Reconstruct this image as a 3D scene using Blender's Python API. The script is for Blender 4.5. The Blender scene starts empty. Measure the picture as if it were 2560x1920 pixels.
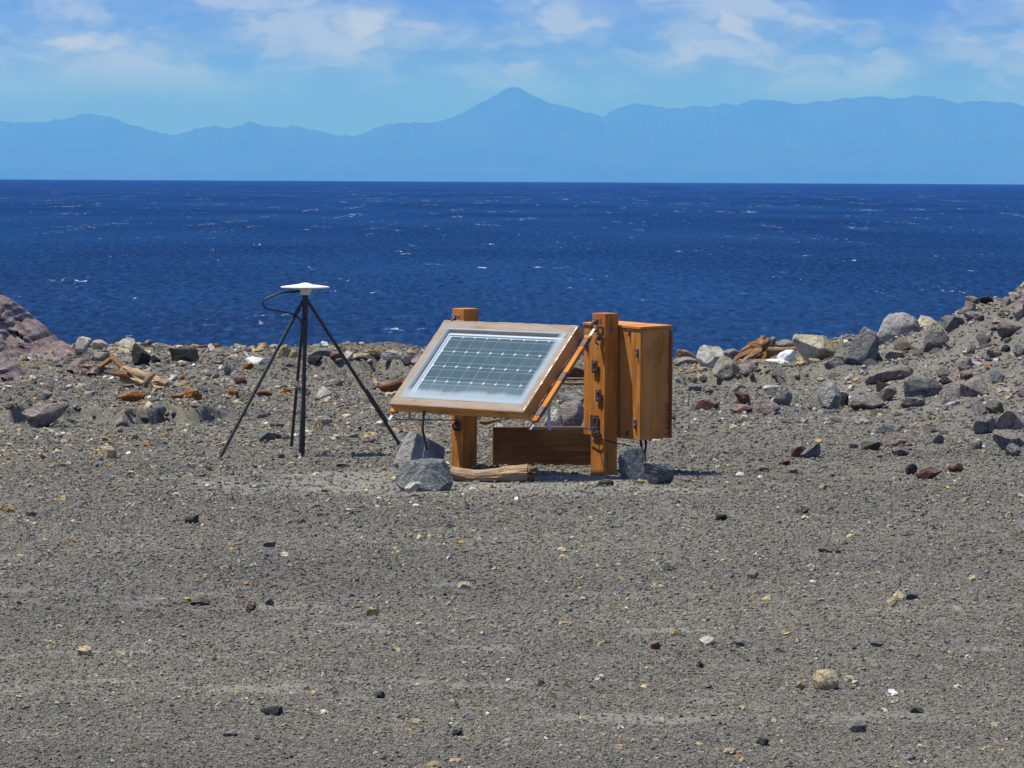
import bpy, bmesh, math, random
import numpy as np
from mathutils import Vector, Matrix, Euler, noise

SC = bpy.context.scene
COL = SC.collection
PI = math.pi

# ------------------------------------------------------------------ camera
F = 10080.0                       # focal length in pixels of the 2560 px wide photograph
CAM_H = 2.03
R_EARTH = 6.37e6
SEA = -10.0
EYE = 455 - math.sqrt(2 * (CAM_H - SEA) / R_EARTH) * F    # photo row of the true eye level: the sea horizon lies a little under it
PITCH = (960 - EYE) / F
ROLL = 12.5 / 2560
CAM_ROT = Euler((PI / 2 - PITCH, 0, 0)).to_matrix() @ Matrix.Rotation(ROLL, 3, 'Z')
cd = bpy.data.cameras.new('camera')
cam = bpy.data.objects.new('camera', cd)
COL.objects.link(cam)
cd.sensor_width = 36.0
cd.lens = F / 2560 * 36.0
cd.clip_start = 0.5
cd.clip_end = 150000
cam.matrix_world = Matrix.Translation((0, 0, CAM_H)) @ CAM_ROT.to_4x4()
SC.camera = cam

# ------------------------------------------------------------------ light, sky, exposure
SUN_EL = math.radians(69)
SUN_H = Vector((-0.993, -0.12, 0)).normalized()
SUN = Vector((SUN_H.x * math.cos(SUN_EL), SUN_H.y * math.cos(SUN_EL), math.sin(SUN_EL)))
sd = bpy.data.lights.new('sun', 'SUN')
sd.energy = 5.0
sd.angle = math.radians(0.53)
sd.color = (1.0, 0.945, 0.86)
so = bpy.data.objects.new('sun', sd)
COL.objects.link(so)
so.rotation_euler = SUN.to_track_quat('Z', 'Y').to_euler()

SC.view_settings.view_transform = 'Standard'
SC.view_settings.look = 'None'
SC.view_settings.exposure = 0.40
SC.view_settings.gamma = 1.0
SC.view_settings.use_curve_mapping = False
SC.cycles.use_denoising = True
SC.cycles.use_adaptive_sampling = True
SC.cycles.adaptive_threshold = 0.01
SC.cycles.max_bounces = 5
SC.cycles.diffuse_bounces = 3
SC.cycles.glossy_bounces = 3
SC.cycles.transparent_max_bounces = 8
SC.cycles.volume_bounces = 0
SC.cycles.caustics_reflective = False
SC.cycles.caustics_refractive = False


class NT:
    """small helper for writing node trees"""
    def __init__(self, tree):
        self.t = tree
        self.n = tree.nodes
        self.l = tree.links

    def new(self, kind, **kw):
        nd = self.n.new(kind)
        for k, v in kw.items():
            if k.startswith('i_'):
                continue
            setattr(nd, k, v)
        return nd

    def put(self, sock, v):
        if isinstance(v, bpy.types.NodeSocket):
            self.l.new(v, sock)
        elif isinstance(v, bpy.types.Node):
            self.l.new(v.outputs[0], sock)
        elif v is not None:
            try:
                sock.default_value = v
            except Exception:
                sock.default_value = (*v, 1.0) if len(v) == 3 else v[:3]

    def math(self, op, a, b=None, c=None, clamp=False):
        nd = self.n.new('ShaderNodeMath')
        nd.operation = op
        nd.use_clamp = clamp
        for s, v in zip(nd.inputs, (a, b, c)):
            self.put(s, v)
        return nd.outputs[0]

    def vec(self, op, a, b=None, scale=None):
        nd = self.n.new('ShaderNodeVectorMath')
        nd.operation = op
        self.put(nd.inputs[0], a)
        if b is not None:
            self.put(nd.inputs[1], b)
        if scale is not None:
            self.put(nd.inputs['Scale'], scale)
        return nd.outputs[1] if op in ('LENGTH', 'DISTANCE', 'DOT_PRODUCT') else nd.outputs[0]

    def xyz(self, x, y, z):
        nd = self.n.new('ShaderNodeCombineXYZ')
        for s, v in zip(nd.inputs, (x, y, z)):
            self.put(s, v)
        return nd.outputs[0]

    def sep(self, v):
        nd = self.n.new('ShaderNodeSeparateXYZ')
        self.put(nd.inputs[0], v)
        return nd.outputs

    def noise(self, vec, scale=1, detail=4, rough=0.55, lac=2.0, dist=0.0, kind='FBM', dim='3D', color=False):
        nd = self.n.new('ShaderNodeTexNoise')
        nd.noise_dimensions = dim
        nd.noise_type = kind
        self.put(nd.inputs['Vector'], vec)
        nd.inputs['Scale'].default_value = scale
        nd.inputs['Detail'].default_value = detail
        nd.inputs['Roughness'].default_value = rough
        nd.inputs['Lacunarity'].default_value = lac
        nd.inputs['Distortion'].default_value = dist
        return nd.outputs['Color' if color else 0]

    def voro(self, vec, scale=1, feature='F1', out='Distance', rand=1.0):
        nd = self.n.new('ShaderNodeTexVoronoi')
        nd.feature = feature
        self.put(nd.inputs['Vector'], vec)
        nd.inputs['Scale'].default_value = scale
        nd.inputs['Randomness'].default_value = rand
        return nd.outputs[out]

    def map(self, v, a, b, c=0.0, d=1.0, smooth=True):
        nd = self.n.new('ShaderNodeMapRange')
        nd.interpolation_type = 'SMOOTHSTEP' if smooth else 'LINEAR'
        self.put(nd.inputs[0], v)
        for s, x in zip(nd.inputs[1:5], (a, b, c, d)):
            self.put(s, x)
        return nd.outputs[0]

    def mix(self, f, a, b, blend='MIX'):
        nd = self.n.new('ShaderNodeMix')
        nd.data_type = 'RGBA'
        nd.blend_type = blend
        self.put(nd.inputs[0], f)
        self.put(nd.inputs[6], a if not isinstance(a, tuple) or len(a) == 4 else (*a, 1))
        self.put(nd.inputs[7], b if not isinstance(b, tuple) or len(b) == 4 else (*b, 1))
        return nd.outputs[2]

    def ramp(self, f, stops, interp='LINEAR'):
        nd = self.n.new('ShaderNodeValToRGB')
        cr = nd.color_ramp
        cr.interpolation = interp
        while len(cr.elements) > 1:
            cr.elements.remove(cr.elements[-1])
        cr.elements[0].position = stops[0][0]
        cr.elements[0].color = (*stops[0][1], 1)
        for p, c in stops[1:]:
            e = cr.elements.new(p)
            e.color = (*c, 1)
        self.put(nd.inputs[0], f)
        return nd.outputs[0]

    def bump(self, h, strength=0.5, dist=0.01, normal=None):
        nd = self.n.new('ShaderNodeBump')
        nd.inputs['Strength'].default_value = strength
        nd.inputs['Distance'].default_value = dist
        self.put(nd.inputs['Height'], h)
        if normal is not None:
            self.put(nd.inputs['Normal'], normal)
        return nd.outputs[0]


def material(name, build):
    m = bpy.data.materials.new(name)
    m.use_nodes = True
    m.node_tree.nodes.clear()
    t = NT(m.node_tree)
    out = t.new('ShaderNodeOutputMaterial')
    bs = t.new('ShaderNodeBsdfPrincipled')
    t.l.new(bs.outputs[0], out.inputs[0])
    r = build(t, bs) or {}
    for k, v in r.items():
        if k == 'Surface':
            t.l.new(v, out.inputs[0])
        else:
            t.put(bs.inputs[k], v)
    return m


# world: the Nishita sky with a field of fair-weather cloud low over the sea
w = bpy.data.worlds.new('World')
SC.world = w
w.use_nodes = True
w.node_tree.nodes.clear()
t = NT(w.node_tree)
wo = t.new('ShaderNodeOutputWorld')
bg = t.new('ShaderNodeBackground')
t.l.new(bg.outputs[0], wo.inputs[0])
sky = t.new('ShaderNodeTexSky')
sky.sky_type = 'NISHITA'
sky.sun_disc = False
sky.sun_elevation = SUN_EL
sky.sun_rotation = math.atan2(SUN_H.x, SUN_H.y)
sky.air_density = 1.0
sky.dust_density = 0.25
sky.ozone_density = 2.0
tc = t.new('ShaderNodeTexCoord')
d = tc.outputs['Generated']
t.put(sky.inputs[0], t.vec('NORMALIZE', t.vec('ADD', d, (0, 0, 0.28))))
sx, sy, sz = t.sep(d)
az = t.math('ARCTAN2', sx, sy)
el = t.math('ARCSINE', sz)
q = t.xyz(az, el, 0.0)
warp = t.vec('SUBTRACT', t.noise(t.vec('MULTIPLY', q, (70, 130, 0)), 1, 5, 0.6, color=True), (0.5, 0.5, 0.5))
qw = t.vec('ADD', q, t.vec('MULTIPLY', warp, (0.022, 0.0125, 0)))
fb = t.noise(t.vec('MULTIPLY', qw, (26, 75, 0)), 1, 7, 0.58)
soft = t.map(fb, 0.36, 0.60)
# higher up the cloud bank thins out to clear blue
env = t.math('MULTIPLY', t.map(el, 0.012, 0.029), t.map(el, 0.10, 0.30, 1, 0.15))
veil = t.math('MULTIPLY', soft, env)
puffs = None
for (cx, cy, hw, hh, tilt, amp) in [
        (215, 112, 190, 34, 0, 1.0), (60, 60, 120, 60, 0, .35), (905, 62, 115, 60, -.15, 1.0), (640, 60, 160, 60, 0, .55),
        (1835, 62, 130, 34, .62, .95), (2160, 96, 62, 36, 0, .85), (1735, 125, 130, 60, 0, .75),
        (2060, 160, 110, 34, 0, .5), (2420, 128, 170, 42, 0, .75), (1480, 20, 220, 40, 0, .6), (1400, 110, 200, 60, 0, .3),
        (2500, 20, 120, 30, 0, .6), (350, 170, 300, 50, 0, .35), (1130, 130, 160, 40, 0, .2), (250, 20, 220, 40, 0, .4),
        (2500, 250, 130, 40, 0, .35), (560, 118, 150, 14, 0, .6)]:
    v = t.vec('SUBTRACT', qw, ((cx - 1280) / F, (EYE - cy) / F, 0))
    x, y, z = t.sep(v)
    if tilt:
        c, s = math.cos(tilt), math.sin(tilt)
        x2 = t.math('SUBTRACT', t.math('MULTIPLY', x, c), t.math('MULTIPLY', y, s))
        y2 = t.math('ADD', t.math('MULTIPLY', x, s), t.math('MULTIPLY', y, c))
        x, y = x2, y2
    r = t.vec('LENGTH', t.xyz(t.math('MULTIPLY', x, F / hw), t.math('MULTIPLY', y, F / hh), 0))
    b = t.math('MULTIPLY', t.map(r, 0.2, 1.45, 1, 0), amp)
    puffs = b if puffs is None else t.math('MAXIMUM', puffs, b)
cl = t.math('MAXIMUM', t.math('MULTIPLY', puffs, t.map(fb, 0.3, 0.62, .55, 1)), t.math('MULTIPLY', veil, 0.80))
base = t.mix(1.0, sky.outputs[0], t.mix(t.map(el, 0.06, 0.55), (0.31, 0.39, 0.93, 1), (0.85, 0.92, 1.0, 1)), 'MULTIPLY')
cloudc = t.ramp(cl, [(0, (0.9, 1.6, 3.6)), (0.4, (1.45, 2.05, 3.9)), (0.7, (1.95, 2.5, 3.8)), (1, (2.9, 3.25, 4.1))])
skyc = t.mix(t.math('MULTIPLY', cl, 0.95, clamp=True), base, cloudc)
t.put(bg.inputs[0], skyc)
bg.inputs[1].default_value = 0.15


# ------------------------------------------------------------------ helpers
def ray(px, py):
    """direction through a pixel of the 2560 x 1920 photograph, scaled so that y = 1"""
    v = CAM_ROT @ Vector(((px - 1280) / F, -(py - 960) / F, -1.0))
    return v / v.y


def at(px, py, Y):
    v = ray(px, py)
    return Vector((v.x * Y, Y, CAM_H + v.z * Y))


def on_ground(px, py, z=0.0):
    v = ray(px, py)
    Y = (z - CAM_H) / v.z
    return Vector((v.x * Y, Y, z))


def tag(o, label=None, cat=None, group=None, kind=None):
    if label:
        o['label'] = label
    if cat:
        o['category'] = cat
    if group:
        o['group'] = group
    if kind:
        o['kind'] = kind
    return o


def link(name, me, mats=None, parent=None, smooth=False):
    o = bpy.data.objects.new(name, me)
    COL.objects.link(o)
    if mats is not None:
        for m in (mats if isinstance(mats, (list, tuple)) else [mats]):
            me.materials.append(m)
    if parent is not None:
        o.parent = parent
    if smooth:
        me.polygons.foreach_set('use_smooth', [True] * len(me.polygons))
    return o


def mesh_from(name, verts, faces):
    me = bpy.data.meshes.new(name)
    me.from_pydata([tuple(v) for v in verts], [], faces)
    me.update()
    return me


def grid_mesh(name, P):
    """P: array (rows, cols, 3) -> quad grid mesh"""
    r, c, _ = P.shape
    me = bpy.data.meshes.new(name)
    idx = np.arange(r * c).reshape(r, c)
    quads = np.stack([idx[:-1, :-1], idx[:-1, 1:], idx[1:, 1:], idx[1:, :-1]], -1).reshape(-1, 4)
    me.vertices.add(r * c)
    me.vertices.foreach_set('co', P.reshape(-1).astype(np.float32))
    me.loops.add(quads.size)
    me.loops.foreach_set('vertex_index', quads.reshape(-1).astype(np.int32))
    me.polygons.add(len(quads))
    me.polygons.foreach_set('loop_start', np.arange(0, quads.size, 4, dtype=np.int32))
    me.polygons.foreach_set('use_smooth', np.ones(len(quads), dtype=bool))
    me.update()
    me.validate()
    return me


def smooth(a, b, x):
    u = np.clip((x - a) / (b - a), 0, 1)
    return u * u * (3 - 2 * u)


_rs = np.random.RandomState(7)
_perm = _rs.permutation(4096)
_vals = _rs.rand(4096)


def vnoise(x, y, seed=0):
    """smooth value noise on arrays, 0..1"""
    xi, yi = np.floor(x).astype(np.int64), np.floor(y).astype(np.int64)
    fx, fy = x - xi, y - yi
    fx, fy = fx * fx * fx * (fx * (fx * 6 - 15) + 10), fy * fy * fy * (fy * (fy * 6 - 15) + 10)

    def h(a, b):
        return _vals[_perm[(_perm[(a + seed * 131) & 4095] + b) & 4095]]
    return (h(xi, yi) * (1 - fx) * (1 - fy) + h(xi + 1, yi) * fx * (1 - fy)
            + h(xi, yi + 1) * (1 - fx) * fy + h(xi + 1, yi + 1) * fx * fy)


def fbm(x, y, oct=5, seed=0, gain=0.5, ridged=False):
    s, a, tot = 0, 1.0, 0
    for i in range(oct):
        n = vnoise(x * 2 ** i + 17.3 * i, y * 2 ** i - 9.1 * i, seed + i)
        if ridged:
            n = 1 - np.abs(2 * n - 1)
        s = s + a * n
        tot += a
        a *= gain
    return s / tot


# ------------------------------------------------------------------ air
HAZE_TOP = 1830.0
bm = bmesh.new()
bmesh.ops.create_cube(bm, size=1.0)
for v in bm.verts:
    v.co = Vector((v.co.x * 96000, 41000 + v.co.y * 85000, -260 if v.co.z < 0 else HAZE_TOP))
me = bpy.data.meshes.new('haze')
bm.to_mesh(me)
mh = bpy.data.materials.new('haze_air')
mh.use_nodes = True
mh.node_tree.nodes.clear()
t = NT(mh.node_tree)
out = t.new('ShaderNodeOutputMaterial')
pv = t.new('ShaderNodeVolumePrincipled')
pv.inputs['Color'].default_value = (0.040, 0.165, 1.0, 1)
pv.inputs['Absorption Color'].default_value = (1, 1, 1, 1)
pv.inputs['Density'].default_value = 5.6e-5
pv.inputs['Anisotropy'].default_value = 0.0
t.l.new(pv.outputs[0], out.inputs['Volume'])
hz = link('haze', me, mh)
tag(hz, kind='stuff')

# ------------------------------------------------------------------ far mountains


def skyline(pts, px):
    xs, ys = zip(*pts)
    return np.interp(px, xs, ys)


RIDGE_FAR = [(-3000, 330), (-1500, 290), (-900, 315), (-300, 300), (0, 308), (60, 313), (110, 311), (165, 306), (205, 298), (232, 288), (262, 294), (290, 298),
             (330, 316), (380, 328), (445, 345), (470, 335), (500, 327), (545, 322), (590, 325), (640, 308), (670, 320), (700, 323),
             (740, 317), (790, 330), (850, 340), (890, 345), (950, 318), (1000, 309), (1080, 310), (1130, 296), (1180, 270), (1220, 249), (1250, 233), (1272, 221), (1284, 216), (1300, 222),
             (1330, 240), (1370, 258), (1400, 264), (1440, 278), (1500, 290), (1540, 268), (1590, 257), (1640, 268), (1690, 270), (1735, 264),
             (1765, 268), (1800, 257), (1830, 260), (1865, 244), (1930, 252), (1980, 256), (2050, 249), (2120, 243), (2170, 238), (2210, 244), (2260, 236), (2320, 240),
             (2370, 253), (2440, 247), (2500, 250), (2560, 272), (2900, 300), (3400, 260), (4200, 330), (5600, 350)]
MD = 80000.0
MCOL, MROW = 1700, 61
pxs = np.linspace(-3000, 5600, MCOL)
sky_h = (EYE - skyline(RIDGE_FAR, pxs)) / F * MD
sky_h += (fbm(pxs / 34, pxs * 0 + 3.3, 6, 3, .62, ridged=True) - .5) * 100 - 12 + (fbm(pxs / 9, pxs * 0 + 7.3, 4, 8, .6) - .5) * 55
sky_h = np.maximum(sky_h, 12)
P = np.zeros((MROW, MCOL, 3))
for i in range(MROW):
    s = i / (MROW - 1)
    Yr = MD - 9600 + 11200 * s
    u = s / 0.75
    prof = np.where(u < 1, np.power(np.clip(u, 0, 1), 0.9), 1 - (u - 1) * 1.5)
    X = (pxs - 1280) / F * MD
    n = fbm(X / 2700.0, Yr / 2700.0 + 0 * X, 6, 11, .55, ridged=True)
    hgt = sky_h * prof
    k = np.clip(1 - np.abs(u - 1) * 1.0, 0, 1)
    hgt = hgt * (1 - (1 - k ** 4) * 0.62 * (1 - n))
    P[i, :, 0] = X
    P[i, :, 1] = Yr
    P[i, :, 2] = CAM_H + hgt * (Yr / MD) - 240 * (u > 1.3) - 230 * (s == 0)
me = grid_mesh('mountains', P)


def mtn(t, b):
    g = t.new('ShaderNodeNewGeometry').outputs['Position']
    n = t.noise(g, 0.0007, 6, 0.6)
    return {'Base Color': t.ramp(n, [(0.3, (0.010, 0.020, 0.010)), (0.7, (0.028, 0.036, 0.022))]), 'Roughness': 1.0, 'Specular IOR Level': 0.0}


tag(link('mountains', me, material('forest_slope', mtn)), kind='structure')

# ------------------------------------------------------------------ sea
HS = CAM_H - SEA
rows_px = np.linspace(0.0, 740, 1000)[::-1] + 0.0       # photo pixels below the horizon
dip = (rows_px + (455 - EYE)) / F
Yr = R_EARTH * (dip - np.sqrt(np.maximum(dip ** 2 - 2 * HS / R_EARTH, 0)))   # where that line of sight meets the curved sea
Yr = np.concatenate([Yr, np.geomspace(Yr[-1] * 1.05, 52000, 12)])
cols = np.linspace(-1, 1, 620)
cols = np.sign(cols) * (np.abs(cols) * 0.62 + 0.38 * np.abs(cols) ** 7)
Xg = Yr[:, None] * cols[None, :] * 0.30
Yg = np.repeat(Yr[:, None], len(cols), 1)
ws = np.zeros_like(Xg)
rs = np.random.RandomState(4)
wd = 0.45                                     # the wind blows from the left and out to sea
for i in range(46):
    L = np.exp(rs.uniform(np.log(0.4), np.log(6.5)))
    a = wd + rs.normal(0, 0.55)
    k = 2 * PI / L
    kx, ky = k * math.sin(a + 1.1), k * math.cos(a + 1.1)
    spacing = np.gradient(Yr)[:, None] * -1
    damp = np.exp(-(np.abs(spacing) / L) ** 2 * 0.35)
    ph = kx * Xg + ky * Yg + rs.uniform(0, 6.28)
    amp = 0.0070 * L ** 0.85
    ws += damp * amp * (1 - np.abs(np.sin(ph / 2))) * 1.9
ws += (fbm(Xg / 2.2, Yg / 3.0, 3, 31) - .5) * 0.16 * np.exp(-(np.abs(spacing) / 4) ** 2)
gust = fbm(Xg / 60, Yg / 90, 3, 5)
ws *= 0.6 + 0.8 * gust
P = np.stack([Xg, Yg, SEA + ws - ws.mean() - Yg ** 2 / (2 * R_EARTH)], -1)
me = grid_mesh('sea', P)


def water(t, b):
    g = t.new('ShaderNodeNewGeometry').outputs['Position']
    x, y, z = t.sep(g)
    p = t.xyz(x, t.math('MULTIPLY', y, 0.75), 0.0)
    n1 = t.noise(p, 4.2, 4, 0.65)
    n2 = t.noise(t.vec('MULTIPLY', p, (0.5, 0.5, 1)), 2.3, 5, 0.70, dist=0.6)
    h = t.math('ADD', t.math('MULTIPLY', n1, 0.35), n2)
    nb = t.bump(h, 1.0, 0.38)
    big = t.noise(t.vec('MULTIPLY', g, (0.010, 0.0035, 0)), 1, 4, 0.55)
    mid = t.noise(t.vec('MULTIPLY', g, (1.3, 0.17, 0)), 1, 7, 0.70)
    c = t.ramp(big, [(0.35, (0.0035, 0.0165, 0.060)), (0.6, (0.007, 0.035, 0.110))])
    c = t.mix(t.map(mid, 0.46, 0.70, 0, .8), c, (0.014, 0.062, 0.185))
    c = t.mix(t.map(mid, 0.48, 0.36, 0, .85), c, (0.003, 0.014, 0.045))
    # whitecaps: rare, elongated across the wind, thinned by fine noise
    f1 = t.noise(t.vec('MULTIPLY', g, (0.075, 0.030, 0)), 1, 3, 0.55)
    f2 = t.noise(t.vec('MULTIPLY', g, (0.62, 0.15, 0)), 1, 7, 0.72, dist=0.8)
    fm = t.math('MULTIPLY', t.math('MULTIPLY', t.map(f1, 0.57, 0.66), t.map(y, 280, 620, 0.45, 1.0)), t.map(f2, 0.61, 0.66))
    far = t.noise(t.vec('MULTIPLY', g, (0.09, 0.007, 0)), 1, 4, 0.65)
    fm2 = t.math('MULTIPLY', t.math('MULTIPLY', t.map(far, 0.58, 0.64), t.map(f2, 0.56, 0.61)), t.map(y, 500, 1500))
    fm = t.math('MAXIMUM', fm, fm2)
    c = t.mix(t.math('MULTIPLY', fm, t.map(y, 1500, 4000, 1, .55)), c, (0.58, 0.68, 0.78))
    # a wind-roughened sea seen at a shallow angle shows mostly the wave faces turned to the eye,
    # so the sky's mirror image is only a small share of what is seen
    df = t.new('ShaderNodeBsdfDiffuse')
    t.put(df.inputs[0], c)
    t.put(df.inputs['Normal'], nb)
    gl = t.new('ShaderNodeBsdfGlossy')
    gl.inputs['Roughness'].default_value = 0.18
    t.put(gl.inputs['Normal'], nb)
    mx = t.new('ShaderNodeMixShader')
    t.put(mx.inputs[0], t.math('MULTIPLY', t.math('SUBTRACT', 1.0, fm), 0.035))
    t.l.new(df.outputs[0], mx.inputs[1])
    t.l.new(gl.outputs[0], mx.inputs[2])
    return {'Surface': mx.outputs[0]}


sea = link('sea', me, material('deep_water', water))
tag(sea, kind='structure')
# the same water carried on round the headland, outside the finely waved field

# ------------------------------------------------------------------ terrain


def column(X, Y):
    return X / Y * F + 1280


RIDGE_R = ([1900, 2000, 2060, 2200, 2300, 2370, 2400, 2430, 2470, 2520, 2560, 2800, 3200, 5000, 60000],
           [.03, .10, .17, .30, .40, .51, .61, .70, .72, .74, .85, 1.15, 1.5, 1.9, 2.0])
BASE_R = ([1850, 1960, 2160, 2380, 2560, 3200, 6000, 60000], [39.0, 38.0, 33.0, 30.3, 28.6, 25, 20, 15])


def gz(X, Y, fine=True):
    X = np.asarray(X, float)
    Y = np.asarray(Y, float)
    s = 1280 + X / np.maximum(Y, 12.0) * F
    z = (fbm(X / 2.1 + 5, Y / 3.0, 3, 40) - .5) * 0.05
    z = z * (0.35 + 0.65 * smooth(0.6, 3, np.hypot(X - 0.2, (Y - 27.5) / 2)))
    # right-hand mound of rubble
    rg = np.interp(s, *RIDGE_R)
    yb = np.interp(s, *BASE_R)
    m = smooth(0, 1, (Y - yb) / (41.5 - yb))
    z = z + rg * (0.75 * m + 0.25 * m * m) * (1 + 0.22 * (fbm(X / 0.7, Y / 1.1, 4, 77) - .5) * smooth(0.05, .3, m))
    z = z + rg * m * (fbm(X / 0.25, Y / 0.5, 3, 81) - .5) * 0.12
    # bank behind the outcrops on the left
    lf = smooth(-100, -2500, s)
    z = z + lf * 1.3 * smooth(34, 43, Y)
    # small wind-cut ledges whose steps face the camera
    j = (fbm(X / 0.5, Y * 0 + 2.0, 4, 50) - .5)
    yl = 32.6 + j * 1.6 + 0.004 * (s - 300) * (s > 300)
    h = 0.145 * (1 - smooth(440, 640, s)) * (0.55 + 0.9 * np.clip(fbm(X / 0.35, Y * 0 + 8, 3, 52), 0, 1))
    z = z + h * smooth(0, .13, Y - yl) * (1 - smooth(1.5, 7, Y - yl))
    yl = 40.3 + j * 0.9
    h = 0.15 * smooth(740, 800, s) * (1 - smooth(1180, 1300, s))
    z = z + h * smooth(0, .12, Y - yl) * (1 - smooth(2.5, 5.0, Y - yl))
    yl = 38.9 + j * 1.2 - 0.0012 * (s - 1800)
    h = 0.11 * smooth(1640, 1720, s) * (1 - smooth(2080, 2150, s)) * (0.5 + fbm(X / 0.4, Y * 0 + 4, 3, 57))
    z = z + h * smooth(0, .16, Y - yl) * (1 - smooth(3, 6, Y - yl))
    if fine:
        a = smooth(34, 40, Y) * 0.5 + 0.5
        z = z + (fbm(X / 0.16, Y / 0.22, 4, 60, .6) - .5) * 0.022 * a
    # crest and the fall to the sea
    ze = np.interp(s, [0, 200, 1000, 1140, 1700, 1900, 2000], [.07, .03, .02, -.04, -.10, -.08, 0])
    z = z + ze * smooth(38, 44, Y)
    ye = 46.3 - 3.6 * smooth(2050, 2400, s) + (fbm(X / 1.3, Y * 0 + 1.5, 4, 66) - .5) * 1.6
    z = z - smooth(0, 10, Y - ye) * 14.0 - 0.05 * smooth(-1, 0.4, Y - ye)
    return z


def gz1(x, y):
    return float(gz(np.array([x]), np.array([y]))[0])


def footing(px, py):
    """the point of the terrain seen at a pixel of the photograph"""
    v = ray(px, py)
    Ys = np.linspace(13, 46, 1400)
    g = gz(v.x * Ys, Ys, False) - (CAM_H + v.z * Ys)
    i = np.argmax(g > 0) if (g > 0).any() else len(Ys) - 1
    Y = float(Ys[i])
    return Vector((v.x * Y, Y, gz1(v.x * Y, Y)))


rp = np.concatenate([np.linspace(1600, 1000, 250)[:-1], np.linspace(1000, 426, 520)])
Yr = CAM_H * F / rp
Yr = np.concatenate([[-60, -40, -25, -12, -5, 0, 3, 6, 8, 9.5, 10.5, 11.3, 12.0], Yr, np.linspace(Yr[-1] + .15, 60, 40)])
inner = np.linspace(-200, 2760, 800)
outer = np.geomspace(6, 36000, 44)
sc = np.concatenate([(-200 - outer)[::-1], inner, 2760 + outer])
Xg = (sc[None, :] - 1280) / F * np.maximum(Yr, 12.0)[:, None]
Yg = np.repeat(Yr[:, None], len(sc), 1)
P = np.stack([Xg, Yg, gz(Xg, Yg)], -1)
me = grid_mesh('ground', P)


def pan_field(X, Y):
    """bare wind-smoothed pans of fine ash between the gravel, long across the slope"""
    n = fbm(X * 1.1 + 3, Y * 2.0, 5, 91, .6)
    n2 = fbm(X * 3.0, Y * 4.5, 4, 93, .6)
    return np.clip(smooth(.54, .68, n) * smooth(.42, .64, n2) * .62 * (0.25 + .75 * smooth(24, 18, Y)), 0, 1)


def dust_field(X, Y):
    """trodden dusty ground round the instruments"""
    r_ = np.hypot((X + .30) / 2.0, (Y - 26.6) / 1.35) + (fbm(X * 1.6 + 4, Y * 2.2, 5, 97, .6) - .5) * 1.5
    return 1 - smooth(.55, 1.1, r_)


def mound_field(X, Y):
    s = 1280 + X / np.maximum(Y, 12.0) * F
    return smooth(0, .30, (Y - np.interp(s, *BASE_R)) / 12.0) * smooth(1980, 2120, s)


at_ = me.attributes.new('dust', 'FLOAT', 'POINT')
at_.data.foreach_set('value', dust_field(Xg, Yg).astype(np.float32).reshape(-1))
at_ = me.attributes.new('mound', 'FLOAT', 'POINT')
at_.data.foreach_set('value', mound_field(Xg, Yg).astype(np.float32).reshape(-1))
at_ = me.attributes.new('pan', 'FLOAT', 'POINT')
at_.data.foreach_set('value', pan_field(Xg, Yg).astype(np.float32).reshape(-1))


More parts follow.
